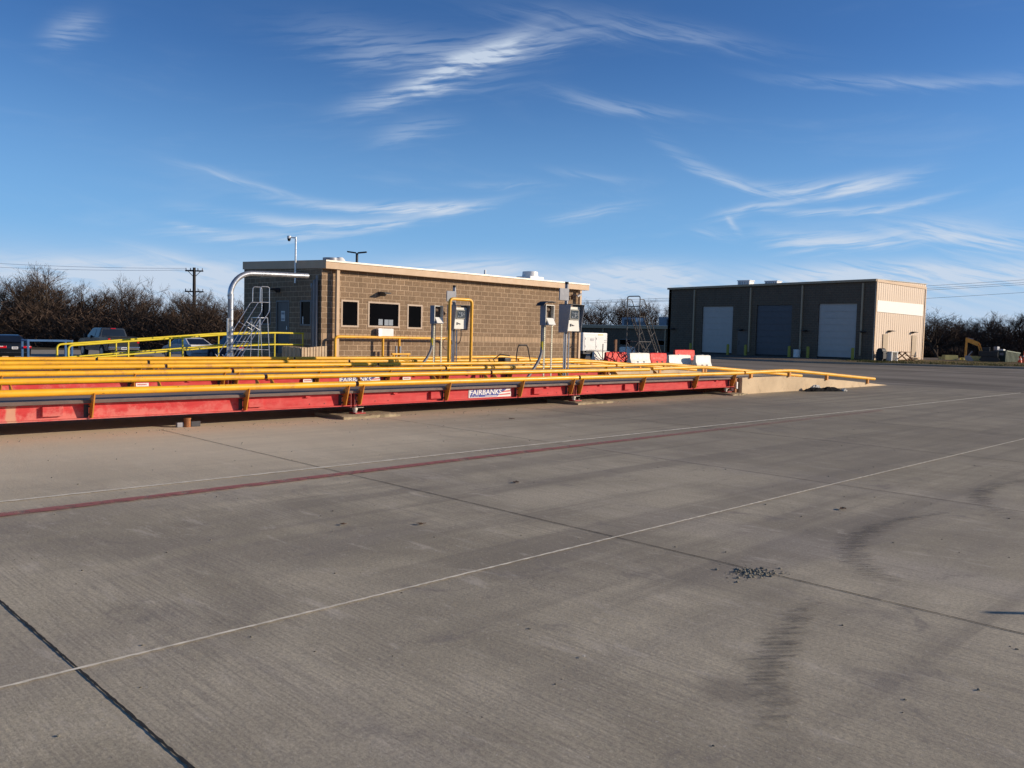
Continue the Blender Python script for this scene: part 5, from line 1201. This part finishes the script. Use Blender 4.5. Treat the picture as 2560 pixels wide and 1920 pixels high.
for (a, b) in ((-0.95, 0.02), (0.06, 0.78)):
    d = MB().cbox(a, b, -0.515, -0.498, 0.72, 1.55, 0.004).build('door', 'white_metal', t)
    MB().box(a+0.05, a+0.08, -0.53, -0.516, 0.85, 0.97).box(a+0.05, a+0.08, -0.53, -0.516, 1.35, 1.47).build('hinge', 'steel_gray', d)
MB().box(-0.42, -0.12, -0.53, -0.517, 1.28, 1.44).build('vent_grille', 'steel_gray', t)
MB().box(0.84, 1.08, -0.507, -0.501, 1.30, 1.33).box(0.84, 1.08, -0.507, -0.501, 1.18, 1.21).build('stripe', 'cab_gray', t)
MB().box(0.28, 0.72, -0.507, -0.501, 1.64, 1.72).build('yellow_label', 'block_yellow', t)
MB().cbox(-1.0, 1.0, -0.45, 0.45, 0.42, 0.60, 0.02).build('frame', 'steel_dark', t); MB().cbox(-0.8, 0.05, -0.52, -0.46, 0.55, 0.66, 0.01).build('fork_pocket', 'black', t)
for y in (-0.5, 0.5): MB().tube([(0.0, y-0.09, 0.3), (0.0, y+0.09, 0.3)], 0.30, 16).build('wheel', 'tyre', t, smooth=True)
t = thing('cable_rack', 'narrow pale slotted rack with gray cabinet between building and generator', 'cable rack', (41.35, 36.95, 0)); t.scale = (1.12, 1.12, 1.04)
s = MB()
for z in [0.1+i*0.12 for i in range(16)]: s.box(-0.04, 0.14, -0.02, 0.02, z, z+0.05)
s.box(-0.07, -0.04, -0.02, 0.02, 0, 2.05).box(0.14, 0.17, -0.02, 0.02, 0, 2.05); s.build('rack', 'strut', t)
MB().cbox(-0.95, -0.12, 0.05, 0.5, 1.05, 2.0, 0.02).build('cabinet', 'cab_gray', t)
MB().tube([(-0.5, -0.1, 0.0), (0.1, -0.05, 0.7)], 0.03, 8).build('stay', 'galv', t, smooth=True)

# ------------------------------------------------------------------ vehicles
def wheel(t, x, y, r, w=0.22, rim='rim'):
    wo = MB().tube([(x-w/2, y, r), (x-w/2+0.03, y, r), (x+w/2-0.03, y, r), (x+w/2, y, r)], r, 20).build('wheel', 'tyre', t, smooth=True)
    s = -1 if x < 0 else 1
    MB().tube([(x+s*w/2, y, r), (x+s*(w/2+0.012), y, r)], r*0.62, 16).build('rim', rim, wo, smooth=True)
def loft_side(prof, hw, wz, name, mtl, t):
    """side profile (y,z) extruded across, width varying with height"""
    vs = []; n = len(prof)
    for s in (-1, 1):
        for (y, z) in prof: vs.append((s*hw*wz(z, y), y, z))
    fs = [tuple(range(n-1, -1, -1)), tuple(range(n, 2*n))]+[(i, (i+1) % n, (i+1) % n+n, i+n) for i in range(n)]
    mb = MB().add(vs, fs); bm = bmesh.new()
    vv = [bm.verts.new(v) for v in mb.v]
    for f in mb.f: bm.faces.new([vv[i] for i in f])
    bmesh.ops.recalc_face_normals(bm, faces=bm.faces[:])
    bmesh.ops.triangulate(bm, faces=[f for f in bm.faces if len(f.verts) > 4])
    ed = [e for e in bm.edges if len(e.link_faces) == 2 and e.calc_face_angle(0) > R(40)]
    bmesh.ops.bevel(bm, geom=ed, offset=0.035, segments=2, affect='EDGES')
    bm.verts.index_update(); m2 = MB().add([v.co.copy() for v in bm.verts], [tuple(v.index for v in f.verts) for f in bm.faces]); bm.free()
    return m2.build(name, mtl, t, smooth=True)
def wheel_arch(prof_bottom_y, r, z0):
    out = []
    for k in range(9): a = math.pi-math.pi*k/8; out.append((prof_bottom_y+r*math.cos(a)*1.0, z0+r*math.sin(a)))
    return out
def plate_on(t, x0, x1, y, z0, z1, seed):
    p = MB().box(x0, x1, y-0.008, y, z0, z1).build('licence_plate', 'plate', t); rn = random.Random(seed); mk = MB(); a = x0+0.04
    while a < x1-0.05: w_ = rn.uniform(0.02, 0.04); mk.box(a, a+w_, y-0.012, y-0.0085, z0+0.03, z1-0.035); a += w_+0.012
    mk.build('plate_mark', 'plate_mark', p)
def car(label, loc, rz, paint, suv=False, cat='car', group=None, seed=1, dark=True):
    t = thing('parked_car', label, cat, loc, rz, group); hw = 0.90; r = 0.33
    if suv:
        body = [(0.03, 0.35), (0.0, 0.55), (0.02, 0.95), (0.10, 1.02), (3.3, 1.02), (4.35, 0.92), (4.62, 0.72), (4.65, 0.38)]
        roof = [(0.12, 1.0), (0.32, 1.62), (0.5, 1.70), (2.3, 1.70), (2.6, 1.64), (3.35, 1.0)]
    else:
        body = [(0.04, 0.32), (0.0, 0.55), (0.03, 0.86), (0.12, 0.98), (0.62, 1.02), (3.3, 0.96), (4.3, 0.80), (4.68, 0.62), (4.74, 0.32)]
        roof = [(0.42, 0.98), (1.30, 1.36), (1.75, 1.44), (2.45, 1.43), (2.8, 1.36), (3.55, 0.95)]
    arch = []
    for yc in (3.78, 0.98): arch += [(yc+0.40*math.cos(a), 0.30+0.38*math.sin(a)) for a in [math.pi*k/7 for k in range(8)]]
    loft_side(body+[(body[-1][0]-0.05, 0.2)]+arch[:8]+arch[8:]+[(0.1, 0.2)], hw, lambda z, y: 1.0-0.04*abs(z-0.6) - (0.05 if y < 0.3 or y > 4.3 else 0), 'body', paint, t)
    ro = loft_side(roof, hw, lambda z, y: 0.93-0.28*max(0, z-1.0)/0.6, 'cabin', paint, t)
    # glass: rear screen and sides
    (y0, z0), (y1, z1) = roof[0], roof[1]
    g1 = MB().add([(-0.68, y0+0.03, z0+0.04), (0.68, y0+0.03, z0+0.04), (0.56, y1-0.02, z1-0.01), (-0.56, y1-0.02, z1-0.01)], [(0, 1, 2, 3)])
    g1.v = [v+Vector((0, -0.02, 0.012)) for v in g1.v]; g1.build('rear_window', 'car_glass', t)
    zt = roof[2][1]-0.08; yb = roof[1][0]+0.15
    for s in (-1, 1):
        w0 = hw*0.93+0.006; w1 = hw*(0.93-0.28*(zt-1.0)/0.6)+0.008
        for (a, b, c, d) in ((yb-0.25 if not suv else 0.35, yb+0.05 if not suv else 0.45, 2.1, 2.1), (2.17, 2.17, 2.62, 3.2)):
            MB().add([(s*w0, a, 1.02), (s*w1, b+0.1, zt), (s*w1, c, zt), (s*w0, d, 1.02)], [(0, 1, 2, 3)]).build('side_window', 'car_glass', t)
        MB().cbox(s*(hw-0.02)-0.02 if s > 0 else -hw-0.0, s*(hw-0.02)+0.02+(0.0 if s > 0 else 0), 3.15, 3.28, 1.0, 1.12, 0.01)
        MB().cbox(min(s*0.92, s*1.06), max(s*0.92, s*1.06), 2.95, 3.12, 0.98, 1.12, 0.02).build('mirror', paint, t)
    for s in (-1, 1):
        MB().cbox(min(s*0.42, s*0.865), max(s*0.42, s*0.865), -0.015, 0.10, 0.68 if not suv else 0.80, 0.80 if not suv else 0.97, 0.015).build('tail_light', 'tail', t)
        MB().cbox(min(s*0.60, s*0.80), max(s*0.60, s*0.80), -0.022, -0.01, 0.76, 0.80, 0.004).build('reverse_light', 'tail_clear', t)
    MB().box(-0.75, 0.75, -0.012, 0.0, 0.42, 0.45).build('bumper_trim', 'chrome', t)
    plate_on(t, -0.16, 0.16, -0.012, 0.62, 0.76, seed)
    for y in (0.98, 3.78):
        for x in (-0.79, 0.79): wheel(t, x, y, r)
    return t
car('black saloon parked at the far left behind the blue steel frame', (14.1, 55.0, -0.6), 0, 'car_black', seed=2, group='parked vehicles')
car('white car with a big red tail light, half hidden by the yellow railing', (24.95, 54.0, -0.6), 0, 'car_white', seed=4, group='parked vehicles')
car('dark navy estate car right of the white car behind the gooseneck pipe', (26.1, 49.6, -0.6), 0, 'car_navy', suv=True, seed=5, group='parked vehicles')
def pickup(label, loc, rz):
    t = thing('pickup_truck', label, 'pickup truck', loc, rz, 'parked vehicles'); hw = 0.98; p_ = 'car_green'
    body = [(0.02, 0.62), (0.0, 0.75), (0.0, 1.34), (0.04, 1.38), (1.72, 1.38), (1.74, 1.30), (4.1, 1.28), (5.35, 1.18), (5.72, 1.02), (5.75, 0.55)]
    arch = []
    for yc in (4.75, 1.15): arch += [(yc+0.46*math.cos(a), 0.44+0.42*math.sin(a)) for a in [math.pi*k/7 for k in range(8)]]
    loft_side(body+[(5.7, 0.42)]+arch+[(0.1, 0.46)], hw, lambda z, y: 1.0-0.03*abs(z-0.9), 'body', p_, t)
    loft_side([(1.76, 1.27), (1.86, 1.88), (1.98, 1.95), (3.3, 1.95), (3.55, 1.90), (4.35, 1.25)], hw, lambda z, y: 0.94-0.20*max(0, z-1.3)/0.65, 'cabin', p_, t)
    MB().cbox(-0.78, 0.78, 0.06, 1.70, 1.375, 1.40, 0.01).build('bed_cover', 'black', t)
    MB().add([(-0.76, 1.775, 1.42), (0.76, 1.775, 1.42), (0.66, 1.842, 1.86), (-0.66, 1.842, 1.86)], [(0, 1, 2, 3)]).build('rear_window', 'car_glass', t)
    for s in (-1, 1):
        for (a, b, c, d) in ((1.9, 1.98, 2.6, 2.6), (2.68, 2.68, 3.4, 3.95)):
            MB().add([(s*(hw*0.935+0.004), a, 1.34), (s*(hw*0.77+0.004), b, 1.86), (s*(hw*0.77+0.004), c, 1.86), (s*(hw*0.935+0.004), d, 1.34)], [(0, 1, 2, 3)]).build('side_window', 'car_glass', t)
        MB().cbox(min(s*1.0, s*1.22), max(s*1.0, s*1.22), 3.7, 3.86, 1.26, 1.52, 0.03).build('mirror', 'black', t)
        MB().cbox(min(s*0.84, s*0.985), max(s*0.84, s*0.985), -0.012, 0.12, 0.98, 1.28, 0.012).build('tail_light', 'tail', t)
    bp = MB().cbox(-0.96, 0.96, -0.14, 0.06, 0.52, 0.74, 0.03).build('bumper', 'chrome', t)
    plate_on(t, -0.20, 0.14, -0.142, 0.56, 0.72, 9)
    MB().cbox(-0.12, 0.12, -0.02, 0.0, 1.20, 1.27, 0.005).build('tailgate_handle', 'chrome', t)
    MB().cbox(-0.16, 0.16, 1.84, 1.88, 1.89, 1.935, 0.005).build('brake_light', 'tail', t)
    for y in (1.15, 4.75):
        for x in (-0.86, 0.86): wheel(t, x, y, 0.40, 0.26)
pickup('dark gray pickup truck with silver tailgate behind the bright yellow railing', (20.95, 57.0, -0.6), 0)
for x, y, l in ((14.0, 59.6, 'under the tail of the black saloon at far left'), (19.75, 55.2, 'in front of the pickup truck, left piece'), (22.4, 58.0, 'right of the pickup truck below its bumper')):
    tag(MB().prism([(-0.9, -0.60), (-0.87, -0.47), (0.87, -0.47), (0.9, -0.60)], 'y', y-0.08, y+0.08).build('wheel_stop', 'ramp_conc'), 'concrete wheel stop ' + l, 'wheel stop', 'concrete wheel stops').location = (x, 0, 0)
t = thing('steel_frame', 'blue tubular steel frame standing beside the left end of the yellow railings', 'steel frame', (12.0, 45.0, -0.45)); 
fx0, fx1, fy0, fy1 = 0.1, 2.05, 0.0, 0.95
for x, y in ((fx0, fy0), (fx1, fy0), (fx0, fy1), (fx1, fy1)): MB().cbox(x-0.045, x+0.045, y-0.045, y+0.045, 0, 1.22, 0.006).build('post', 'blue', t)
MB().cbox(fx0+0.05, fx1-0.05, fy0-0.035, fy0+0.035, 1.13, 1.21, 0.006).cbox(fx0+0.05, fx1-0.05, fy1-0.035, fy1+0.035, 1.13, 1.21, 0.006).cbox(fx0-0.035, fx0+0.035, fy0+0.05, fy1-0.05, 1.13, 1.21, 0.006).cbox(fx1-0.035, fx1+0.035, fy0+0.05, fy1-0.05, 1.13, 1.21, 0.006).build('top_frame', 'blue', t)

# ------------------------------------------------------------------ power poles and lines
t = thing('utility_pole', 'dark wooden utility pole with cross arms above the left woods', 'utility pole', (39.7, 88.2, -0.6))
MB().tube([(0, 0, 0), (0, 0, 8.45)], 0.22, 10, r2=0.15).build('pole', 'wood_dark', t, smooth=True)
for z, hl in ((8.1, 0.95), (5.9, 1.0), (4.5, 1.15)):
    o = MB().obox((0, 0, z), (1, -1, 0), (1, 1, 0), (0, 0, 1), hl, 0.07, 0.07).build('cross_arm', 'wood_dark', t)
    for s in (-1, -0.45, 0.45, 1):
        q = Vector((1, -1, 0)).normalized()*hl*0.92*s; MB().tube([(q.x, q.y, z+0.05), (q.x, q.y, z+0.3)], 0.05, 6).build('insulator', 'cab_gray', o)
    q = Vector((1, -1, 0)).normalized()
    MB().tube([(q.x*0.7, q.y*0.7, z), (0, 0, z-0.7)], 0.035, 5).tube([(-q.x*0.7, -q.y*0.7, z), (0, 0, z-0.7)], 0.035, 5).build('brace', 'wood_dark', o)
MB().tube([(0.3, -0.3, 2.3), (0.3, -0.3, 3.1)], 0.24, 10).build('transformer', 'cab_gray', t, smooth=True)
def wire(label, a, b, sag, r=0.02, mt='wire'):
    a = Vector(a); b = Vector(b); P = [a.lerp(b, i/24)-Vector((0, 0, sag*4*(i/24)*(1-i/24))) for i in range(25)]
    tag(MB().tube(P, r, 5).build('power_line', mt), label, 'power line', 'overhead power lines')
wire('uppermost overhead wire running behind both buildings on the right', (84.5, 85.9, 6.05), (142.2, 28.8, 11.9), 0.5)
wire('second overhead wire, just under the uppermost one', (84.5, 85.9, 5.85), (142.2, 28.8, 11.5), 0.5)
wire('third overhead wire of the close upper bundle', (84.5, 85.9, 5.75), (142.2, 28.8, 11.2), 0.5)
wire('lowest overhead wire, well below the upper bundle', (89.0, 81.3, 4.6), (142.2, 28.8, 10.1), 0.4)
wire('upper pale wire running left from the wooden utility pole', (39.1, 88.8, 7.75), (15, 125, 9.3), 0.5, 0.018, 'wire_pale')
wire('lower pale wire running left from the wooden utility pole', (39.7, 88.2, 7.6), (16, 124, 8.6), 0.5, 0.018, 'wire_pale')

# ------------------------------------------------------------------ excavator, container, blocks, cones
t = thing('excavator', 'small excavator with raised orange boom at the edge of the dark trees', 'excavator', (82.6, 24.0, 0.22), R(-75))
t.scale = (0.50, 0.50, 0.50)
MB().obox((-1.0, 0, 3.45), (1, 0, -0.42), (0, 1, 0), (0.42, 0, 1), 0.95, 0.28, 0.36).build('boom', 'digger', t)
build_each(MB().obox((0.25, 0.16, 2.55), (0.35, 0, -1), (0, 1, 0), (1, 0, 0.35), 0.75, 0.08, 0.09).obox((-0.05, -0.16, 2.55), (0.35, 0, -1), (0, 1, 0), (1, 0, 0.35), 0.75, 0.08, 0.09), 'boom_cylinder', 'digger', t)
MB().obox((-2.05, 0, 2.35), (0.02, 0, 1), (0, 1, 0), (1, 0, 0), 1.85, 0.18, 0.17).build('stick', 'digger', t)
MB().tube([(-2.0, 0, 4.15), (-0.9, 0, 3.95)], 0.08, 8).build('stick_cylinder', 'steel_gray', t, smooth=True)
MB().prism([(-2.1, 1.0), (-1.3, 0.9), (-0.7, 0.1), (-1.5, -0.1), (-2.1, 0.3)], 'y', -0.5, 0.5).build('bucket', 'steel_gray', t)
MB().obox((-1.4, 0, 1.3), (0.75, 0, 1), (0, 1, 0), (1, 0, -0.75), 0.65, 0.12, 0.10).build('linkage', 'steel_gray', t)
MB().cbox(0.0, 3.0, -1.2, 1.2, 0.9, 1.9, 0.1).build('house', 'digger_dark', t); MB().cbox(0.5, 1.7, 0.2, 1.2, 1.9, 2.6, 0.08).build('cab', 'digger_dark', t)
for y in (-1.1, 1.1): MB().prism([(0.1, 0.4), (0.5, 0.85), (3.0, 0.85), (3.4, 0.4), (3.0, 0.0), (0.5, 0.0)], 'y', y-0.3, y+0.3).build('track', 'digger_dark', t)
t = thing('dump_container', 'dark open top container with pale ribbed side beside the excavator', 'container', (84.3, 22.35, 0.22), 0)
t.scale = (1.0, 0.8, 0.84)
MB().add([(0, 0, 0), (4.4, 0, 0), (4.4, 1.6, 0), (0, 1.6, 0), (0, 0, 1.22), (4.4, 0, 0.98), (4.4, 1.6, 0.98), (0, 1.6, 1.22)], [(0,3,2,1),(4,5,6,7),(0,1,5,4),(1,2,6,5),(2,3,7,6),(3,0,4,7)]).build('body', 'dump_green', t)
for i in range(12): MB().box(0.02+i*0.38, 0.14+i*0.38, -0.10, -0.003, 0.02, 1.20-i*0.0205).build('rib', 'dump_rib', t)
MB().add([(0, -0.15, 1.16), (4.4, -0.15, 0.92), (4.4, -0.102, 0.92), (0, -0.102, 1.16), (0, -0.15, 1.26), (4.4, -0.15, 1.02), (4.4, -0.102, 1.02), (0, -0.102, 1.26)], [(0,3,2,1),(4,5,6,7),(0,1,5,4),(1,2,6,5),(2,3,7,6),(3,0,4,7)]).build('rim', 'dump_rib', t)
MB().cbox(0.3, 1.0, 0.9, 1.3, 1.15, 1.62, 0.05).build('load', 'steel_gray', t); MB().cbox(0.2, 0.8, 0.25, 0.75, 1.15, 1.36, 0.04).build('load', 'cab_white', t)
build_each(MB().box(-0.012, -0.002, 1.15, 1.4, 0.7, 0.88).box(-0.012, -0.002, 0.15, 0.55, 0.72, 0.98), 'marking', 'steel_gray', t)
blk = [((86.1, 28.1), 0.6, 'first pale yellow block nearest the ribbed building'), ((85.2, 27.2), 1.25, 'long bright yellow block, second from the ribbed building'), ((85.6, 26.1), 0.45, 'small yellow block in the middle of the row'), ((86.2, 25.7), 0.7, 'narrow yellow block right of the middle of the row'), ((86.6, 24.9), 0.7, 'last small yellow block before the largest'), ((83.8, 24.75), 1.15, 'largest pale yellow block at the excavator end of the row')]
for i, ((x, y), l_, lb) in enumerate(blk):
    t = thing('painted_block', lb, 'concrete block', (x, y, 0.22), R(-45+i*3), 'yellow painted concrete blocks'); h = 0.26 if l_ < 1.0 else 0.46
    MB().prism([(-0.3, 0), (-0.26, h), (0.26, h), (0.3, 0)], 'x', -l_/2, l_/2).build('block', 'block_yellow', t)
for (x, y, h, lb) in ((83.4, 20.6, 1.05, 'taller orange traffic drum with pale band at the right edge'), (84.3, 21.15, 0.6, 'smaller orange cone left of the tall orange drum')):
    t = thing('traffic_cone', lb, 'traffic cone', (x, y, 0.2), 0, 'orange traffic cones')
    MB().tube([(0, 0, 0.05), (0, 0, h*0.5), (0, 0, h)], 0.17, 14, r2=0.06).build('cone', 'cone', t, smooth=True); MB().tube([(0, 0, h*0.52), (0, 0, h*0.64)], 0.130, 14, r2=0.112).build('band', 'sign_white', t, smooth=True)
    MB().cbox(-0.22, 0.22, -0.22, 0.22, 0, 0.05, 0.01).build('base', 'cone', t)

# ------------------------------------------------------------------ bare trees
def bare_tree(seed, H, spread, twigs, trunk_r=0.15, low=0.28):
    rn = random.Random(seed); tr = MB(); tw = MB()
    def ribbon(a, b, w):
        d = b-a
        if d.length < 1e-4: return
        s = d.cross(Vector((rn.uniform(-1, 1), rn.uniform(-1, 1), rn.uniform(-0.3, 0.3))))
        if s.length < 1e-4: return
        s = s.normalized()*w/2; tw.add([a-s, a+s, b+s*0.35, b-s*0.35], [(0, 1, 2, 3)])
    WD = {3: 0.030, 4: 0.018, 5: 0.013}
    def grow(p, d, L_, r, lev):
        pts = [p]; n = 5 if lev < 3 else 3
        for i in range(n):
            d = (d+Vector((rn.uniform(-1, 1), rn.uniform(-1, 1), rn.uniform(-0.55, 0.65)))*0.21).normalized(); p = p+d*L_/n; pts.append(p)
        if lev < 3: tr.tube(pts, r, 5 if lev else 7, cap=False, r2=r*0.5)
        else:
            for a, b in zip(pts[:-1], pts[1:]): ribbon(a, b, WD[lev]/H)
        if lev >= 5: return
        k = {0: rn.choice((4, 5, 6)), 1: 4, 2: 5, 3: twigs, 4: 4}[lev]
        for j in range(k):
            f = rn.uniform(0.35 if lev == 0 else 0.2, 1.0); i = min(n-1, int(f*n)); q = pts[i].lerp(pts[i+1], f*n-i)
            ax = Vector((rn.uniform(-1, 1), rn.uniform(-1, 1), rn.uniform(-0.1, 0.6))).normalized()
            nd = (d*0.85+ax*(0.95 if lev == 0 else 0.7)*spread+Vector((0, 0, 0.10))).normalized()
            grow(q, nd, L_*(rn.uniform(0.75, 1.05) if lev == 0 else rn.uniform(0.5, 0.72)), r*0.5, lev+1)
    for s_ in range(rn.choice((1, 2, 2, 3))):
        grow(Vector((rn.uniform(-.03, .03), rn.uniform(-.03, .03), 0)), Vector((rn.uniform(-.35, .35), rn.uniform(-.35, .35), 1)).normalized(), rn.uniform(0.30, 0.38), trunk_r/H*rn.uniform(0.7, 1.0), 0)
    zm = sorted(v.z for v in tw.v)[int(len(tw.v)*0.995)]; k = H/zm
    for mb in (tr, tw): mb.v = [v*k for v in mb.v]
    return tr, tw
protos = []
for i, (sd, sp_, tg) in enumerate(((3, 1.0, 4), (8, 1.1, 4), (13, 0.9, 4), (21, 1.15, 4), (34, 1.0, 4))):
    tr, tw = bare_tree(sd, 6.0, sp_, tg)
    protos.append((tr, tw))
pm = []
for tr, tw in protos:
    me = []
    for mb, mt, nm in ((tr, 'bark', 'trunk'), (tw, 'twig', 'crown')):
        x = bpy.data.meshes.new(nm); x.from_pydata([tuple(v) for v in mb.v], [], mb.f); x.update(); x.materials.append(M[mt]); me.append(x)
    pm.append(me)
def tree(kind, label, x, y, z, H, rz, wide=1.0, group=None):
    t = thing('bare_tree', label, 'tree', (x, y, z), rz, group); s = H/6.0; t.scale = (s*wide, s*wide, s)
    for me, nm in zip(pm[kind], ('trunk', 'crown')):
        o = bpy.data.objects.new(nm, me); COL.objects.link(o); o.parent = t
    return t
def pxd(px, d, z=0):  # ground point on a bearing
    ux = (px-1280)/FPX; f = Vector((math.cos(yaw), math.sin(yaw))); r = Vector((math.sin(yaw), -math.cos(yaw)))
    q = f*d+r*ux*d; return q.x, q.y
GL = 'bare trees of the left woods'; GR = 'bare trees at the right edge'; GM = 'bare trees behind the low wing'
TR = [(18, 82, 5.6, 0, 1.3, 'low spreading bare tree at the extreme left edge', GL), (62, 84, 6.5, 1, 1.2, 'bare tree behind the roof of the black saloon', GL), (105, 80, 7.4, 2, 1.1, 'tallest bare tree in the left woods, above the blue frame', GL),
      (150, 84, 6.8, 3, 1.1, 'bare tree just right of the tallest one in the left woods', GL), (190, 82, 6.2, 4, 1.1, 'bare tree above the front of the pickup truck', GL), (235, 86, 5.8, 1, 1.2, 'bare tree over the roof of the pickup truck', GL),
      (272, 84, 5.3, 0, 1.2, 'low bare tree right of the pickup truck roof', GL), (338, 82, 6.6, 3, 0.9, 'bare tree standing clear above the woods between pickup and utility pole', GL), (352, 78, 5.4, 2, 1.0, 'smaller bare tree under the clear standing one', GL), (400, 84, 5.2, 4, 1.1, 'low bare tree above the white car', GL),
      (445, 78, 5.3, 1, 0.8, 'thin pale trunked tree left of the utility pole', GL), (478, 76, 5.4, 0, 0.9, 'forked bare tree at the foot of the utility pole', GL), (520, 84, 5.4, 2, 1.1, 'bare tree right of the utility pole', GL), (560, 86, 5.0, 3, 1.2, 'low bare tree seen through the gooseneck pipe', GL), (598, 84, 5.2, 4, 1.1, 'bare tree touching the shaded wall of the block building', GL),
      (1470, 108, 4.9, 1, 1.2, 'leftmost low tree behind the low wing', GM), (1502, 110, 6.2, 0, 1.2, 'rounded bare tree behind the left rooftop unit', GM), (1552, 110, 6.2, 2, 1.1, 'bare tree immediately left of the dark ladder top', GM), (1575, 114, 6.5, 3, 1.1, 'bare tree seen through the guard loop of the dark ladder', GM), (1603, 112, 6.1, 4, 1.2, 'bare tree right of the dark ladder top', GM), (1652, 112, 5.9, 0, 1.0, 'bare tree against the left end of the service building', GM),
      (2337, 96, 5.5, 3, 1.35, 'broad oak with crooked trunk right of the sunlit ribbed wall', GR), (2385, 102, 4.9, 1, 1.2, 'bare tree right of the crooked oak', GR), (2425, 104, 4.9, 0, 1.2, 'low bare tree midway between oak and excavator', GR), (2478, 104, 5.6, 2, 1.2, 'rounded taller tree directly above the excavator boom', GR), (2520, 106, 5.1, 4, 1.3, 'bare tree above the dark container', GR), (2562, 102, 5.7, 1, 1.2, 'bare tree at the extreme right edge above the cones', GR)]
for i, (px, d, H, kd, wd, lb, gp) in enumerate(TR):
    x, y = pxd(px, d); z = -0.6 if gp == GL else 0.1; tree(kd, lb, x, y, z, H, i*1.7, wd, gp)
def thicket(name, label, p0, p1, d0, depth, hfun, count, seed, z0):
    rn = random.Random(seed); mb = MB()
    for i in range(count):
        u = rn.random(); px = p0+(p1-p0)*u; d = d0+depth*rn.random()**1.0; x, y = pxd(px, d); H = hfun(px)*rn.uniform(0.85, 1.12)
        zz = z0+H*(1-rn.random()**0.62); L_ = rn.uniform(0.3, 1.15); a = Vector((x, y, zz-L_*0.5))
        dr = Vector((rn.gauss(0, 0.8), rn.gauss(0, 0.8), rn.uniform(0.3, 1))).normalized(); b = a+dr*L_
        if b.z > z0+H*1.03 and rn.random() < 0.75: b.z = z0+H*1.0
        s = dr.cross(Vector((rn.uniform(-1, 1), rn.uniform(-1, 1), 0.01))).normalized()*rn.choice((0.012, 0.02, 0.03, 0.045)); mb.add([a-s, a+s, b+s*0.3, b-s*0.3], [(0, 1, 2, 3)])
    return tag(mb.build(name, 'twig_stuff', fix=False), label, 'woodland', kind='stuff')
def hl(px): return 3.95+0.5*math.exp(-((px-100)/70)**2)+0.3*math.sin(px/23)+0.35*math.sin(px/9.1)+0.2*math.sin(px/4.3)
thicket('woodland', 'dense brown leafless thicket filling the left woods', -80, 660, 74.5, 22, hl, 62000, 5, -0.7)
thicket('woodland', 'dense dark leafless thicket behind the excavator at right', 2270, 2640, 100, 14, lambda p: 4.1+0.25*math.sin(p/17)+0.2*math.sin(p/7), 30000, 6, 0.1)
thicket('woodland', 'low leafless thicket behind the low wing', 1430, 1690, 112, 8, lambda p: 3.6+0.5*math.sin(p/31)+0.3*math.sin(p/9), 9000, 7, 0.0)
thicket('brush_heap', 'low heap of dry brush and earth left of the excavator', 2285, 2420, 97, 3, lambda p: 1.15+0.3*math.sin(p/13), 5000, 8, 0.1)
# grass on the verge
M['grass'] = bark('dry_grass_blades', (0.12, 0.115, 0.035), (0.26, 0.22, 0.09))
rn = random.Random(77); mb = MB()
for i in range(9000):
    f = rn.uniform(5.2, 9.2); j = int(f); p = Vector(KL[j]).lerp(Vector(KL[j+1]), f-j); q = kn[j]*rn.uniform(0.6, 11.0)**1.0
    cx_, cy_ = p.x+q.x, p.y+q.y
    if math.sin(cx_*1.7)*math.sin(cy_*2.3+1)+rn.gauss(0, 0.4) < 0.15: continue
    for k_ in range(3):
        a = Vector((cx_+rn.gauss(0, 0.12), cy_+rn.gauss(0, 0.12), 0.15)); b = a+Vector((rn.gauss(0, 0.05), rn.gauss(0, 0.05), rn.uniform(0.05, 0.17))); s = Vector((rn.uniform(-1, 1), rn.uniform(-1, 1), 0)).normalized()*0.025
        mb.add([a-s, a+s, b], [(0, 1, 2)])
tag(mb.build('grass', 'grass', fix=False), 'patchy dry grass on the verge between kerb and excavator', 'grass', kind='stuff')
